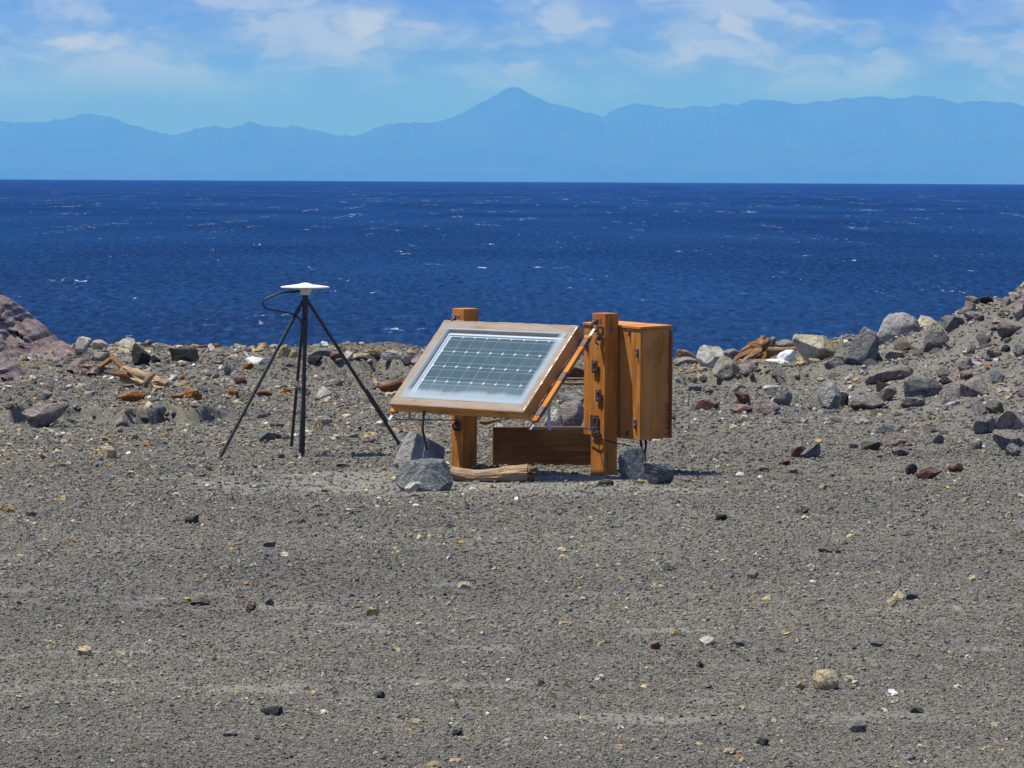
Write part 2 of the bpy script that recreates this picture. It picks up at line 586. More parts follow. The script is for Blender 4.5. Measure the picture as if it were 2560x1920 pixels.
def ash(t, b):
    g = t.new('ShaderNodeNewGeometry').outputs['Position']
    x, y, z = t.sep(g)
    n0 = t.noise(g, 1.3, 5, 0.6)
    n1 = t.noise(g, 26, 5, 0.7)
    n2 = t.noise(g, 130, 3, 0.7)
    grain = t.voro(g, 95, 'F1', 'Color')
    gr, gg, gb = t.sep(grain)
    c = t.ramp(n1, [(0.32, (0.092, 0.086, 0.070)), (0.5, (0.140, 0.132, 0.109)), (0.66, (0.188, 0.177, 0.147))])
    c = t.mix(t.math('MULTIPLY', t.map(gr, 0.90, 0.93, 0, 1), 0.75), c, (0.28, 0.25, 0.16))
    c = t.mix(t.math('MULTIPLY', t.map(gg, 0.95, 0.965, 0, 1), 0.8), c, (0.36, 0.35, 0.33))
    c = t.mix(t.math('MULTIPLY', t.map(gb, 0.86, 0.92, 0, 1), 0.7), c, (0.07, 0.07, 0.072))
    # wind-smoothed pans of fine pale ash, long across the slope
    pm = t.new('ShaderNodeAttribute', attribute_name='pan').outputs['Fac']
    # trodden dusty patch round the instruments
    dust = t.math('MULTIPLY', t.new('ShaderNodeAttribute', attribute_name='dust').outputs['Fac'], 0.85)
    pm = t.math('MAXIMUM', pm, dust)
    c = t.mix(pm, c, t.mix(n1, (0.160, 0.151, 0.132), (0.225, 0.213, 0.187)))
    mo = t.new('ShaderNodeAttribute', attribute_name='mound').outputs['Fac']
    c = t.mix(t.math('MULTIPLY', mo, .6), c, t.ramp(t.noise(g, 9, 6, .7), [(.35, (.125, .117, .100)), (.5, (.175, .163, .142)), (.65, (.225, .208, .185))]))
    # sulphur and clay tints on the rubble and the shore flat
    yel = t.math('MULTIPLY', t.map(t.noise(g, 2.2, 5, 0.65), 0.52, 0.66), t.map(y, 27, 35, 0, 0.5))
    c = t.mix(yel, c, (0.20, 0.182, 0.115))
    pk = t.math('MULTIPLY', t.map(t.noise(t.vec('ADD', g, (7, 3, 1)), 1.6, 5, 0.65), 0.52, 0.64), t.map(x, 2.0, 3.5, 0.1, 0.55))
    c = t.mix(pk, c, (0.205, 0.168, 0.152))
    c = t.mix(t.map(n0, 0.35, 0.65, 0, 0.30), c, (0.12, 0.117, 0.10))
    bv = t.noise(t.vec('MULTIPLY', g, (.30, .42, 0)), 1, 4, .6)
    c = t.mix(1.0, c, t.ramp(bv, [(.32, (.84, .845, .87)), (.68, (1.14, 1.13, 1.11))]), 'MULTIPLY')
    h = t.math('ADD', t.math('MULTIPLY', n1, 0.9), t.math('ADD', t.math('MULTIPLY', n2, 0.35), t.math('MULTIPLY', t.voro(g, 95), 0.5)))
    h = t.math('MULTIPLY', h, t.math('SUBTRACT', 1.0, t.math('MULTIPLY', pm, 0.6)))
    return {'Base Color': c, 'Roughness': 0.95, 'Specular IOR Level': 0.2, 'Normal': t.bump(h, 1.0, 0.018)}


ASH = material('volcanic_ash', ash)
tag(link('ground', me, ASH), kind='structure')


# ------------------------------------------------------------------ stone materials
def stone_mat(name, c1, c2, c3, scale=9.0, pit=0.0, bump=0.5, rough=0.92, streak=None, vary=0.0, dust=.55):
    def f(t, b):
        tcn = t.new('ShaderNodeTexCoord')
        oi = t.new('ShaderNodeObjectInfo')
        p = t.vec('ADD', tcn.outputs['Object'], t.vec('SCALE', (7.1, 3.3, 5.7), scale=t.math('MULTIPLY', oi.outputs['Random'], 20)))
        a = t.noise(p, scale, 5, 0.62, dist=0.4)
        bb = t.noise(p, scale * 0.35, 3, 0.55)
        n = t.noise(p, scale * 7, 4, 0.7)
        c = t.ramp(t.math('ADD', t.math('MULTIPLY', a, 0.6), t.math('MULTIPLY', n, 0.4)), [(0.34, c1), (0.52, c2), (0.68, c3)])
        if streak:
            c = t.mix(t.math('MULTIPLY', t.map(bb, 0.50, 0.62), streak[1]), c, streak[0])
        if vary:
            c = t.mix(t.math('MULTIPLY', oi.outputs['Random'], vary), c, (0.05, 0.048, 0.05))
        m3 = t.noise(t.vec('ADD', p, (3, 9, 4)), scale * 2.6, 4, .7, dist=.5)
        c = t.mix(1.0, c, t.ramp(m3, [(.30, (.60, .60, .60)), (.5, (1, 1, 1)), (.70, (1.30, 1.28, 1.24))]), 'MULTIPLY')
        ck = t.math('ABSOLUTE', t.math('SUBTRACT', t.noise(t.vec('ADD', p, (1, 5, 8)), scale * .55, 4, .6, dist=.8), .5))
        crk = t.map(ck, .012, .002, 0, 1)
        c = t.mix(t.math('MULTIPLY', crk, .6), c, tuple(.4 * q for q in c1))
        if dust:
            # ash-coloured tint on surfaces that face up, broken up by noise
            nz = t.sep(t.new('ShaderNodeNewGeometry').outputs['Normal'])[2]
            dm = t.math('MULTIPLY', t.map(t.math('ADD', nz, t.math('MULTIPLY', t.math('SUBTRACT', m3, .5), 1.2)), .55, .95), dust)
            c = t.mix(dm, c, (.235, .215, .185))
        h = t.math('SUBTRACT', t.math('ADD', t.math('ADD', a, t.math('MULTIPLY', n, 0.55)), t.math('MULTIPLY', m3, .8)), t.math('MULTIPLY', crk, .6))
        if pit:
            v = t.voro(p, scale * 3.2)
            h = t.math('ADD', h, t.math('MULTIPLY', t.map(v, 0.0, 0.45), pit))
            c = t.mix(t.map(v, 0.28, 0.05, 0, 0.6), c, tuple(0.35 * q for q in c1))
        return {'Base Color': c, 'Roughness': rough, 'Specular IOR Level': 0.25, 'Normal': t.bump(h, min(1.0, bump * 1.3), 0.05 / scale * 9)}
    return material(name, f)


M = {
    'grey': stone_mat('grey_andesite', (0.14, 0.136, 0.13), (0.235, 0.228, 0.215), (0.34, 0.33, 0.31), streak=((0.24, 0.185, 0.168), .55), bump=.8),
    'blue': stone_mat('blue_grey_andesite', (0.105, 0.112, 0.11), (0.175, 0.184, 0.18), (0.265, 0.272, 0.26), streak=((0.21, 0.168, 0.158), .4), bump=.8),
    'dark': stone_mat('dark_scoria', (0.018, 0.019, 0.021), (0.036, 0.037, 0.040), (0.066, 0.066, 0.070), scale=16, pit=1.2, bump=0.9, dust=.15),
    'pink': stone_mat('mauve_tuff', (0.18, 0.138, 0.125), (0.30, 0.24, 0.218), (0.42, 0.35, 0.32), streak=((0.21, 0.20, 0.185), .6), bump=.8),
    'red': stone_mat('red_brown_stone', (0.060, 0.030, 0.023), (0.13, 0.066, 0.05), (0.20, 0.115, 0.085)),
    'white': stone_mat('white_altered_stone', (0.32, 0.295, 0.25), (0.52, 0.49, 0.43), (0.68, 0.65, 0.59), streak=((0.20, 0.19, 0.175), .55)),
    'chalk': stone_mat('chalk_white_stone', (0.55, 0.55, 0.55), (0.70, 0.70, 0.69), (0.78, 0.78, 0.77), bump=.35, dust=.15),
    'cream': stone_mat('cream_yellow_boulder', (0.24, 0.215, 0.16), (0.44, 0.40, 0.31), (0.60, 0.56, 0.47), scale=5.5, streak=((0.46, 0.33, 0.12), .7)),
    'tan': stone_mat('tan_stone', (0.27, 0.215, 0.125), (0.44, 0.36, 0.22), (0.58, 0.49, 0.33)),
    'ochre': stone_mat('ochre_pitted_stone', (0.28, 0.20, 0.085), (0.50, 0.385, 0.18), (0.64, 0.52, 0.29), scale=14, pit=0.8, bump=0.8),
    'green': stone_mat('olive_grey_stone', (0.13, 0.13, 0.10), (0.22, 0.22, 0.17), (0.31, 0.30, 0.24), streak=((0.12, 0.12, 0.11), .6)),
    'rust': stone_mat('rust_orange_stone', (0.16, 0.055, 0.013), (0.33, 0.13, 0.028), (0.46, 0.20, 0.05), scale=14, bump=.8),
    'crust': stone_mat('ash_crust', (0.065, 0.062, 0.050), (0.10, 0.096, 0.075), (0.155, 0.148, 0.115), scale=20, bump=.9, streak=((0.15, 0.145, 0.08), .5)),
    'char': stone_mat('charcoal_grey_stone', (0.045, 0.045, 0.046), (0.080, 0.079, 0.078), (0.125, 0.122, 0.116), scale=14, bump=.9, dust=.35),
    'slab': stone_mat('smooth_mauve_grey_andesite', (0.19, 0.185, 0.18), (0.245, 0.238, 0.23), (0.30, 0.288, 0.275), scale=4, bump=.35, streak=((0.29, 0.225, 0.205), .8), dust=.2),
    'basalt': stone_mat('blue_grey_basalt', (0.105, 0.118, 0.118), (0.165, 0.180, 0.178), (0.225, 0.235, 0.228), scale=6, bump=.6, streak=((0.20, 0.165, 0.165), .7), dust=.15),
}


# ------------------------------------------------------------------ stone shapes
def ico(sub):
    bm = bmesh.new()
    bmesh.ops.create_icosphere(bm, subdivisions=sub, radius=1.0)
    v = np.array([tuple(x.co) for x in bm.verts])
    f = [tuple(x.index for x in q.verts) for q in bm.faces]
    bm.free()
    return v, f


ICO = {k: ico(k) for k in (1, 2, 3, 4, 5)}


def sphere_noise(v, sc, seed, oct=4, gain=.55, ridged=False):
    """cheap 3-D-ish noise on points, from three plane fields"""
    a = fbm(v[:, 0] * sc + 11.3, v[:, 1] * sc + 4.1, oct, seed, gain, ridged)
    b = fbm(v[:, 1] * sc + 3.7, v[:, 2] * sc + 21.9, oct, seed + 5, gain, ridged)
    c = fbm(v[:, 2] * sc + 8.2, v[:, 0] * sc + 1.4, oct, seed + 9, gain, ridged)
    return (a + b + c) / 3 - .5


def rock_verts(seed, sub=3, planes=None, cuts=14, rough=0.15, sharp=0.50, lean=0.0, peak=0.0, flat=False, lump=0.25, knob=0.0):
    rs = np.random.RandomState(seed)
    v, f = ICO[sub]
    v = v.copy()
    v *= (1 + lump * 2 * sphere_noise(v, 1.3, seed, 2))[:, None]
    for i in range(cuts):
        n = rs.normal(size=3)
        n /= np.linalg.norm(n)
        d = rs.uniform(sharp, sharp + 0.25)
        e = np.maximum(0, v @ n - d)
        v -= e[:, None] * n[None, :] * 0.96
    for n, d in planes or []:
        n = np.array(n, float)
        n /= np.linalg.norm(n)
        e = np.maximum(0, v @ n - d)
        v -= e[:, None] * n[None, :] * 0.98
    r = 1 + rough * 2 * sphere_noise(v, 3.2, seed + 3, 5, .6)
    if knob:
        r += knob * 2.2 * sphere_noise(v, 4.5, seed + 8, 3, .5, True)
    if sub >= 4:
        r += .014 * sphere_noise(v, 12, seed + 21, 4, .65) * 2
    v *= r[:, None]
    if flat:
        top = np.maximum(0, v[:, 2] - 0.45)
        v[:, 2] -= top * 0.85
    v[:, 0] += lean * (v[:, 2] + 0.5)
    if peak:
        v[:, 0] += peak * np.maximum(0, v[:, 2]) ** 1.5
    lo, hi = v.min(0), v.max(0)
    v = (v - (lo + hi) / 2) / (hi - lo)           # unit box, centred
    return v, f


def rock_mesh(name, W, D, H, bury=0.18, **kw):
    v, f = rock_verts(**kw)
    v = v * np.array([W, D, H / (1 - bury)])
    v[:, 2] += H / 2 - H * bury / (1 - bury) / 2
    return mesh_from(name, v, f)


def add_rock(x0, x1, y0, y1, kind, label, cat='rock', seed=None, yaw=None, depth=0.8, Y=None, z=None, group=None, name='rock', sub=None,
             bury=0.2, **kw):
    """a stone that spans columns x0..x1 and rows y0..y1 of the photograph, standing on the terrain"""
    px = (x0 + x1) / 2
    p = footing(px, y1) if Y is None else at(px, y1, Y)
    if z is not None:
        p.z = z
    W = (x1 - x0) * p.y / F
    H = max((y1 - y0) * p.y / F, 0.01)
    seed = seed if seed is not None else int(x0 * 7 + y0)
    sub = sub or (4 if (x1 - x0) > 26 else 3)
    me = rock_mesh(name, W, W * depth, H, bury=bury, seed=seed, sub=sub, **kw)
    p.y += W * depth * 0.35
    p.x = ray(px, y1).x * p.y
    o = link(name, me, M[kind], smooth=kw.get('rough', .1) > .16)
    if not kw.get('rough', .1) > .16:
        try:
            me.set_sharp_from_angle(angle=math.radians(28))
            me.polygons.foreach_set('use_smooth', [True] * len(me.polygons))
        except Exception:
            pass
    o.location = p
    tag(o, label, cat, group)
    return o


# ------------------------------------------------------------------ outcrops on the left
def outcrop(name, label, sky_pts, base_pts, Yf, Yt, Yb, seed, mat, amp):
    C_, R_ = 420, 260
    xs = np.linspace(sky_pts[0][0], sky_pts[-1][0], C_)
    ysky = np.interp(xs, *zip(*sky_pts))
    ybase = np.interp(xs, *zip(*base_pts))
    P = np.zeros((R_, C_, 3))
    footY = CAM_H * F / (ybase - EYE)
    ybase = ybase + 30
    for i in range(R_):
        s = i / (R_ - 1)
        if s < 0.7:
            u = s / 0.7
            Yv = footY - .5 + (Yt - Yf) * u
            yp = ybase + (ysky - ybase) * (u ** 0.8)
        else:
            u = (s - 0.7) / 0.3
            Yv = footY - .5 + (Yt - Yf) + (Yb - Yt) * u
            yp = ysky + (ybase - ysky) * u * 0.9
        X = (xs - 1280) / F * Yv
        Z = CAM_H - (yp - EYE - (xs - 1280) * -ROLL) * Yv / F
        P[i, :, 0], P[i, :, 1], P[i, :, 2] = X, Yv, Z
    X, Z = P[..., 0], P[..., 2]
    # bedding dips down to the right: slabs with undercut lower lips
    al = X * 0.86 - Z * 0.50
    ac = X * 0.50 + Z * 0.86
    q = ac * 5.2 + fbm(al * 1.1, ac * 5, 5, seed, .6) * 3.4
    saw = q - np.floor(q)
    step = np.where(saw < 0.10, saw / 0.10, 1 - (saw - .10) / 0.90)
    patch = smooth(.38, .62, fbm(al * 1.3, ac * 6.5, 4, seed + 4))
    nq = fbm(al * .9 + 2, ac * 4.2, 6, seed + 15, .62) * 13
    fl = np.floor(nq)
    terr = (fl + np.clip((nq - fl) * 6 - 5, 0, 1)) / 13
    step = terr * 4.4 - 1.6
    patch = 1.0
    crv = smooth(.86, .96, fbm(al * 1.1 + 7, ac * 4.6, 3, seed + 31, .5, ridged=True)) * smooth(.35, .6, fbm(al * 1.5, ac * 2, 3, seed + 33))
    step = step - 1.1 * crv
    dsp = (step * patch * 0.9 + fbm(al * 5, ac * 17, 5, seed + 7, .7) * 0.8 + fbm(al * 1.4, ac * 2.2, 3, seed + 2) * 0.9) * amp
    fade = np.ones(R_)
    fade[int(R_ * .68):] = np.linspace(1, 0, R_ - int(R_ * .68))
    P[..., 1] -= dsp * fade[:, None]
    P[..., 2] += (dsp - amp) * 0.25 * fade[:, None]
    me = grid_mesh(name, P)
    o = link(name, me, mat)
    tag(o, label, 'rock outcrop')
    return o


def outcrop_mat(t, b):
    g = t.new('ShaderNodeNewGeometry').outputs['Position']
    v = t.vec('MULTIPLY', g, (2.4, 2.0, 9.0))
    a = t.noise(v, 1, 6, 0.65, dist=0.5)
    n = t.noise(g, 40, 4, 0.7)
    c = t.ramp(a, [(0.34, (0.12, 0.07, 0.064)), (0.44, (0.20, 0.145, 0.135)), (0.60, (0.29, 0.24, 0.228)), (0.72, (0.20, 0.14, 0.125))])
    c = t.mix(t.map(t.noise(g, 3.1, 4, .6), .55, .7, 0, .6), c, (0.17, 0.165, 0.16))
    h = t.math('ADD', a, t.math('MULTIPLY', n, 0.4))
    return {'Base Color': c, 'Roughness': 0.95, 'Specular IOR Level': 0.2, 'Normal': t.bump(h, 1.0, 0.09)}


OC = material('outcrop_tuff', outcrop_mat)
outcrop('rock_outcrop', 'large mauve grey outcrop of sloping slabs at the left edge against the sea',
        [(-900, 420), (-300, 600), (0, 743), (48, 775), (90, 797), (125, 823), (157, 852), (180, 866), (200, 882), (235, 897), (262, 912), (310, 940)],
        [(-900, 960), (0, 930), (120, 922), (200, 928), (262, 935), (310, 938)], 39.2, 43.4, 47.0, 21, OC, 0.46)
outcrop('rock_outcrop', 'lower dark reddish outcrop of jagged ledges in front of the large mauve one',
        [(-900, 700), (-200, 800), (0, 868), (20, 880), (42, 905), (62, 925), (90, 945), (112, 968)],
        [(-900, 985), (0, 964), (60, 962), (112, 960)], 37.2, 39.4, 41.5, 37, OC, 0.34)

# ------------------------------------------------------------------ single stones, each where it lies
R = add_rock
# shoreline, left of the tripod
R(190, 229, 842, 870, 'white', 'cream white wedge stone on the left skyline beside the mauve outcrop', seed=5, peak=.35)
R(229, 269, 850, 874, 'cream', 'flat cream stone just right of the white wedge stone on the left skyline', seed=6, cuts=5)
R(186, 221, 862, 893, 'blue', 'blue grey stone lying against the foot of the mauve outcrop', seed=7, depth=1)
R(202, 240, 879, 903, 'blue', 'dark blue angular stone just below the blue grey one at the outcrop foot', seed=8)
R(230, 275, 880, 903, 'green', 'grey green block with a flat top right of the dark blue angular stone', seed=9, flat=True)
R(296, 341, 843, 872, 'cream', 'rounded cream stone with brown patches on the left skyline above the black lava block', seed=10, rough=.18, cuts=5)
R(356, 381, 849, 868, 'grey', 'small pointed grey stone on the skyline just right of the black lava block', seed=11, peak=.2)
R(378, 412, 857, 874, 'green', 'low grey tan stone on the skyline left of the long rusty pole', seed=12, cuts=6)
R(328, 376, 859, 915, 'dark', 'upright black pitted lava block beside the large driftwood', cat='lava block', name='lava_block', seed=13, rough=.2, lump=.2, depth=.7, sub=4)
R(420, 501, 869, 905, 'dark', 'wide black pitted lava block behind the flat driftwood strip', cat='lava block', name='lava_block', seed=14, rough=.18, flat=True, lump=.1, depth=.5, sub=4)
R(376, 402, 887, 908, 'dark', 'small dark stone between the two black lava blocks', seed=15, rough=.18)
R(443, 460, 863, 870, 'white', 'small pale round pebble at the left end of the long rusty pole', cat='pebble', name='pebble', seed=16, cuts=4, Y=44)
R(612, 664, 893, 912, 'chalk', 'bright white flat slab left of the tripod near the shoreline', seed=17, depth=.6, rough=.16)
R(546, 561, 913, 926, 'chalk', 'small white stone left of the tripod standing among grey pebbles', seed=18)
R(558, 577, 909, 940, 'grey', 'upright grey stone beside the small white one left of the tripod', seed=19)
R(586, 619, 940, 963, 'red', 'reddish brown rounded stone left of the left tripod leg', seed=20, cuts=5)
R(608, 635, 906, 923, 'rust', 'orange brown faceted stone left of the tripod below the bright white slab', seed=21)
R(635, 660, 870, 882, 'tan', 'low tan stone on the skyline left of the left tripod leg', seed=22)
R(696, 728, 861, 893, 'ochre', 'knobbly yellow stone on the skyline behind the left tripod leg', seed=23, rough=.2, knob=.12)
R(722, 746, 875, 895, 'ochre', 'smaller yellow stone next to the knobbly one behind the tripod', seed=24, rough=.18)
R(742, 778, 866, 890, 'grey', 'dark grey rounded stone on the skyline behind the middle tripod legs', seed=25, cuts=5)
R(768, 836, 870, 891, 'grey', 'wide flat pale grey stone on the skyline right of the middle tripod legs', seed=26, flat=True, depth=.5)
R(709, 738, 899, 918, 'blue', 'blue grey stone behind the tripod just left of its middle legs', seed=27)
R(768, 807, 897, 921, 'dark', 'flat topped dark slab behind the tripod just right of its middle legs', seed=28, flat=True, depth=.6)
R(824, 854, 887, 909, 'red', 'reddish brown block on the shoreline left of the right tripod leg', seed=29)
R(858, 882, 878, 899, 'white', 'pale grey pointed stone on the shoreline against the right tripod leg', seed=30, peak=-.3)
R(882, 926, 882, 895, 'tan', 'low tan stone on the skyline between the right tripod leg and the lumpy yellow stone', seed=31, cuts=5)
R(920, 962, 866, 893, 'ochre', 'lumpy bright yellow stone on the skyline left of the solar panel', seed=32, rough=.2, knob=.16)
R(950, 1010, 876, 898, 'white', 'wide grey and white stone on the skyline right of the lumpy yellow stone', seed=33, depth=.5, cuts=7)
R(1008, 1040, 872, 895, 'tan', 'brown tan stone on the skyline closest to the left edge of the solar panel', seed=34, rough=.16)
R(1001, 1035, 893, 914, 'blue', 'rounded dark grey stone just below the skyline beside the solar panel', seed=35, cuts=4)
R(912, 932, 903, 912, 'white', 'small pale yellow flake lying on the shore crust left of the solar panel', cat='pebble', name='pebble', seed=36)
R(838, 866, 921, 937, 'blue', 'grey wedge lying in front of the dark ledge by the right tripod leg', seed=37)
R(826, 856, 945, 966, 'pink', 'purple brown stone in the middle of the flat left of the right tripod leg', seed=38)
R(790, 830, 966, 995, 'white', 'whitish rough stone with a tan foot between the tripod legs', seed=39, rough=.16)
R(706, 729, 968, 984, 'rust', 'brown stone with a dark shaded face just left of the middle tripod legs', seed=40)
R(785, 833, 1041, 1063, 'pink', 'pointed mauve grey stone between the middle and right tripod legs', seed=41, peak=0)
R(670, 710, 1048, 1070, 'pink', 'flat mauve slab on the ground left of the middle tripod legs', seed=42, flat=True, depth=.6)
R(645, 690, 1078, 1106, 'blue', 'dark blue grey stone on the ground inside the left and middle tripod legs', seed=43, cuts=6)
R(688, 712, 1083, 1097, 'red', 'small red brown stone right of the dark blue grey one under the tripod', seed=44)
R(902, 940, 1092, 1108, 'pink', 'low mauve stone on the ground left of the right tripod leg foot', seed=45)
R(871, 896, 1084, 1095, 'pink', 'small flat pink stone between the middle and right tripod leg feet', seed=46)
R(840, 876, 1157, 1169, 'red', 'dark red brown chip on the ground in front of the tripod', cat='pebble', name='pebble', seed=47)
R(1018, 1050, 1078, 1096, 'red', 'small reddish stone below the left corner of the solar panel', cat='pebble', name='pebble', seed=48)
# left middle ground
R(52, 172, 1007, 1070, 'pink', 'large mauve slab rising from the ledge at the left edge', seed=49, lean=.6, depth=.5, cuts=12, bury=.12)
R(84, 133, 973, 1001, 'grey', 'grey pointed slab above the large mauve slab at the left edge', seed=50, peak=.4, depth=.6)
R(10, 34, 1013, 1026, 'red', 'small red brown stone on the ledge at the far left', seed=51)
R(210, 231, 981, 993, 'tan', 'small tan stone left of the orange stone', cat='pebble', name='pebble', seed=52)
R(378, 416, 1008, 1033, 'grey', 'grey and mauve rounded stone below the orange stone cluster', seed=53, cuts=6)
R(245, 272, 1092, 1103, 'ochre', 'yellow brown stone lying on the gravel at the left below the ledge', cat='pebble', name='pebble', seed=54)
R(246, 292, 1115, 1147, 'tan', 'round tan stone standing alone on the gravel left of the tripod', seed=55, rough=.16)
R(289, 366, 976, 1006, 'rust', 'bright orange brown stone below the large driftwood', seed=56, depth=.55, rough=.17, cuts=5)
R(457, 505, 970, 998, 'rust', 'clump of orange brown stone right of the bright orange one', seed=57, rough=.2, knob=.2)
R(425, 460, 984, 998, 'rust', 'low orange stone touching the left side of the orange brown clump', seed=58, rough=.18)
R(568, 598, 973, 993, 'rust', 'small brown twisted stone between the orange clump and the left tripod leg', seed=59, rough=.18)
R(449, 462, 936, 951, 'rust', 'small round brown stone right of the large driftwood', cat='pebble', name='pebble', seed=60)
R(474, 490, 934, 946, 'ochre', 'small tan brown stone just right of the round brown one', cat='pebble', name='pebble', seed=61)
R(511, 535, 928, 944, 'blue', 'small dark blue grey stone left of the upright grey stone', seed=62)
R(340, 374, 1040, 1060, 'crust', 'dark crusty lump on the ledge under the grey and mauve rounded stone', seed=63, rough=.2)
R(285, 318, 1046, 1066, 'pink', 'pale mauve stone at the foot of the dark ledge on the left', seed=64)
# at the instruments
R(983, 1112, 1097, 1192, 'slab', 'large grey boulder with a pinkish left flank under the left end of the panel', cat='boulder', name='boulder', seed=171, depth=.75, sub=5, cuts=4, sharp=.72, Y=27.55, z=0, rough=.045, lump=.1, planes=[((-.35, -.8, .45), .42), ((.75, -.45, .15), .50), ((-.8, -.1, .35), .62), ((.5, .1, .9), .52), ((-.2, 0, 1), .82)])
R(988, 1133, 1150, 1229, 'basalt', 'large blue grey boulder in front of the other boulder left of the driftwood log', cat='boulder', name='boulder', seed=66, depth=.7, sub=5, cuts=4, sharp=.7, rough=.06, lump=.12, planes=[((-.55, -.7, .45), .50), ((.35, -.85, .35), .50), ((0, -.2, 1), .62), ((.9, -.2, .3), .72)])
R(1010, 1053, 1204, 1229, 'white', 'small cream stone leaning on the front of the blue grey boulder', seed=67, peak=.4, Y=25.35)
R(1545, 1618, 1118, 1199, 'basalt', 'grey wedge boulder leaning on the foot of the right post', cat='boulder', name='boulder', seed=68, depth=.8, sub=5, lean=-.45, cuts=10)
R(1608, 1686, 1156, 1213, 'basalt', 'square dark grey block under the wooden box', cat='boulder', name='boulder', seed=69, depth=.6, sub=5, flat=True, sharp=.62, cuts=7, lump=.08)
R(1360, 1406, 1016, 1070, 'cream', 'sunlit yellow stone seen between the strut and the plank behind the panel', seed=70)
R(1400, 1462, 1002, 1070, 'pink', 'large mauve stone behind the plank between the panel and the right post', seed=71)
R(1405, 1462, 985, 1010, 'grey', 'pale grey stone lying above the large mauve stone behind the panel', seed=72)
R(1494, 1535, 1199, 1216, 'crust', 'crusty grey lump on the pale dust in front of the right post', seed=73, rough=.18)
R(1583, 1617, 1200, 1209, 'ochre', 'low yellow chip in front of the grey wedge boulder', cat='pebble', name='pebble', seed=74)
R(1668, 1690, 1030, 1052, 'pink', 'pinkish stone on the ground just right of the wooden box', seed=75)
# shoreline, right of the box
R(1680, 1742, 893, 914, 'green', 'low olive grey stone on the shoreline below the cut driftwood end', seed=76, cuts=6)
R(1739, 1812, 863, 920, 'white', 'rough white boulder on the shoreline right of the cut driftwood end', cat='boulder', name='boulder', seed=77, sub=5, rough=.13)
R(1780, 1857, 893, 941, 'green', 'olive grey faceted boulder in front of the rough white boulder', cat='boulder', name='boulder', seed=78, sub=4, sharp=.6)
R(1802, 1853, 872, 904, 'grey', 'smooth grey stone behind the olive faceted boulder', seed=79, cuts=5, Y=44)
R(1847, 1896, 905, 937, 'pink', 'pale mauve slab leaning in front of the orange root driftwood', seed=80, lean=.5)
R(1941, 1993, 874, 906, 'chalk', 'bright white wedge stone left of the big cream boulder', seed=81, peak=.35, depth=.4, cuts=12)
R(1915, 1975, 899, 912, 'chalk', 'low white slab at the foot of the bright white wedge stone', seed=82, depth=.5)
R(1980, 2092, 836, 907, 'cream', 'big cream and yellow boulder on the right shoreline', cat='boulder', name='boulder', seed=83, sub=5, cuts=10, depth=.7, rough=.09)
R(1937, 1990, 849, 870, 'pink', 'flat mauve stone on the skyline left of the big cream boulder', seed=84, cuts=5, Y=45)
R(1918, 1940, 841, 868, 'grey', 'small grey stone on the skyline behind the orange root driftwood', seed=85, Y=45.2)
R(2075, 2130, 850, 896, 'tan', 'brown grey stone between the big cream boulder and the tall leaning slab', seed=86, Y=44, cuts=6)
R(1990, 2022, 897, 916, 'ochre', 'small yellow stone at the foot of the big cream boulder', seed=87, cuts=5)
R(2020, 2050, 896, 908, 'ochre', 'low yellow stone right of the small yellow stone under the big cream boulder', seed=88)
R(2086, 2120, 888, 908, 'grey', 'rounded pale grey stone at the left foot of the tall leaning slab', seed=89, cuts=4)
R(2112, 2196, 815, 912, 'basalt', 'tall leaning grey slab boulder on the right shoreline', cat='boulder', name='boulder', seed=90, sub=5, lean=.42, depth=.6, cuts=10)
R(2192, 2304, 781, 873, 'slab', 'biggest dark grey rounded boulder overhanging a dark hollow on the right skyline', cat='boulder', name='boulder', seed=91, sub=5, cuts=6, sharp=.75, depth=.8, Y=41.3)
R(2280, 2354, 789, 840, 'cream', 'cream tan boulder behind the right shoulder of the biggest dark boulder', cat='boulder', name='boulder', seed=92, sub=4, Y=42.6, cuts=6)
R(2178, 2225, 850, 905, 'dark', 'dark rock in the hollow under the biggest rounded boulder', seed=93, rough=.15, Y=41)
R(2230, 2290, 850, 882, 'crust', 'dark crusty lump below the biggest rounded boulder', seed=94, rough=.2)
R(2356, 2412, 790, 826, 'blue', 'rounded blue grey stone on the skyline at the foot of the right mound', seed=95, cuts=5)
R(2308, 2374, 828, 878, 'blue', 'angular blue grey boulder on the slope below the cream tan boulder', cat='boulder', name='boulder', seed=96, sub=4)
# right slope
R(2044, 2106, 954, 1023, 'slab', 'upright faceted grey stone with a deep shaded right side on the right flat', cat='boulder', name='boulder', seed=97, sub=5, sharp=.58, cuts=10)
R(2100, 2122, 980, 1018, 'dark', 'dark stone tucked behind the right side of the upright faceted stone', seed=98)
R(2122, 2218, 988, 1026, 'pink', 'wide flat mauve slab right of the upright faceted stone', seed=99, depth=.6, cuts=7)
R(2184, 2242, 966, 1005, 'pink', 'pink slab with a pointed top above the wide flat mauve slab', seed=100, peak=.2)
R(2258, 2356, 940, 996, 'blue', 'broad blue grey slab in the middle of the right slope', cat='boulder', name='boulder', seed=101, sub=4, depth=.5, cuts=7)
R(2348, 2408, 958, 1004, 'grey', 'blocky grey stone with a pale top just right of the broad blue grey slab', seed=102)
R(2346, 2384, 940, 962, 'dark', 'small dark stone above the blocky grey stone on the right slope', seed=103)
R(2400, 2470, 942, 992, 'pink', 'smooth pink boulder on the right slope beyond the blocky grey stone', cat='boulder', name='boulder', seed=104, sub=4)
R(2250, 2312, 995, 1020, 'grey', 'flat grey stone with a pale edge below the broad blue grey slab', seed=105, flat=True)
R(2190, 2226, 955, 980, 'dark', 'dark angular stone above the pink pointed slab', seed=106)
R(2160, 2285, 916, 955, 'pink', 'long pale pink slab lying flat high on the right slope', seed=107, depth=.4, lean=.6, cuts=6)
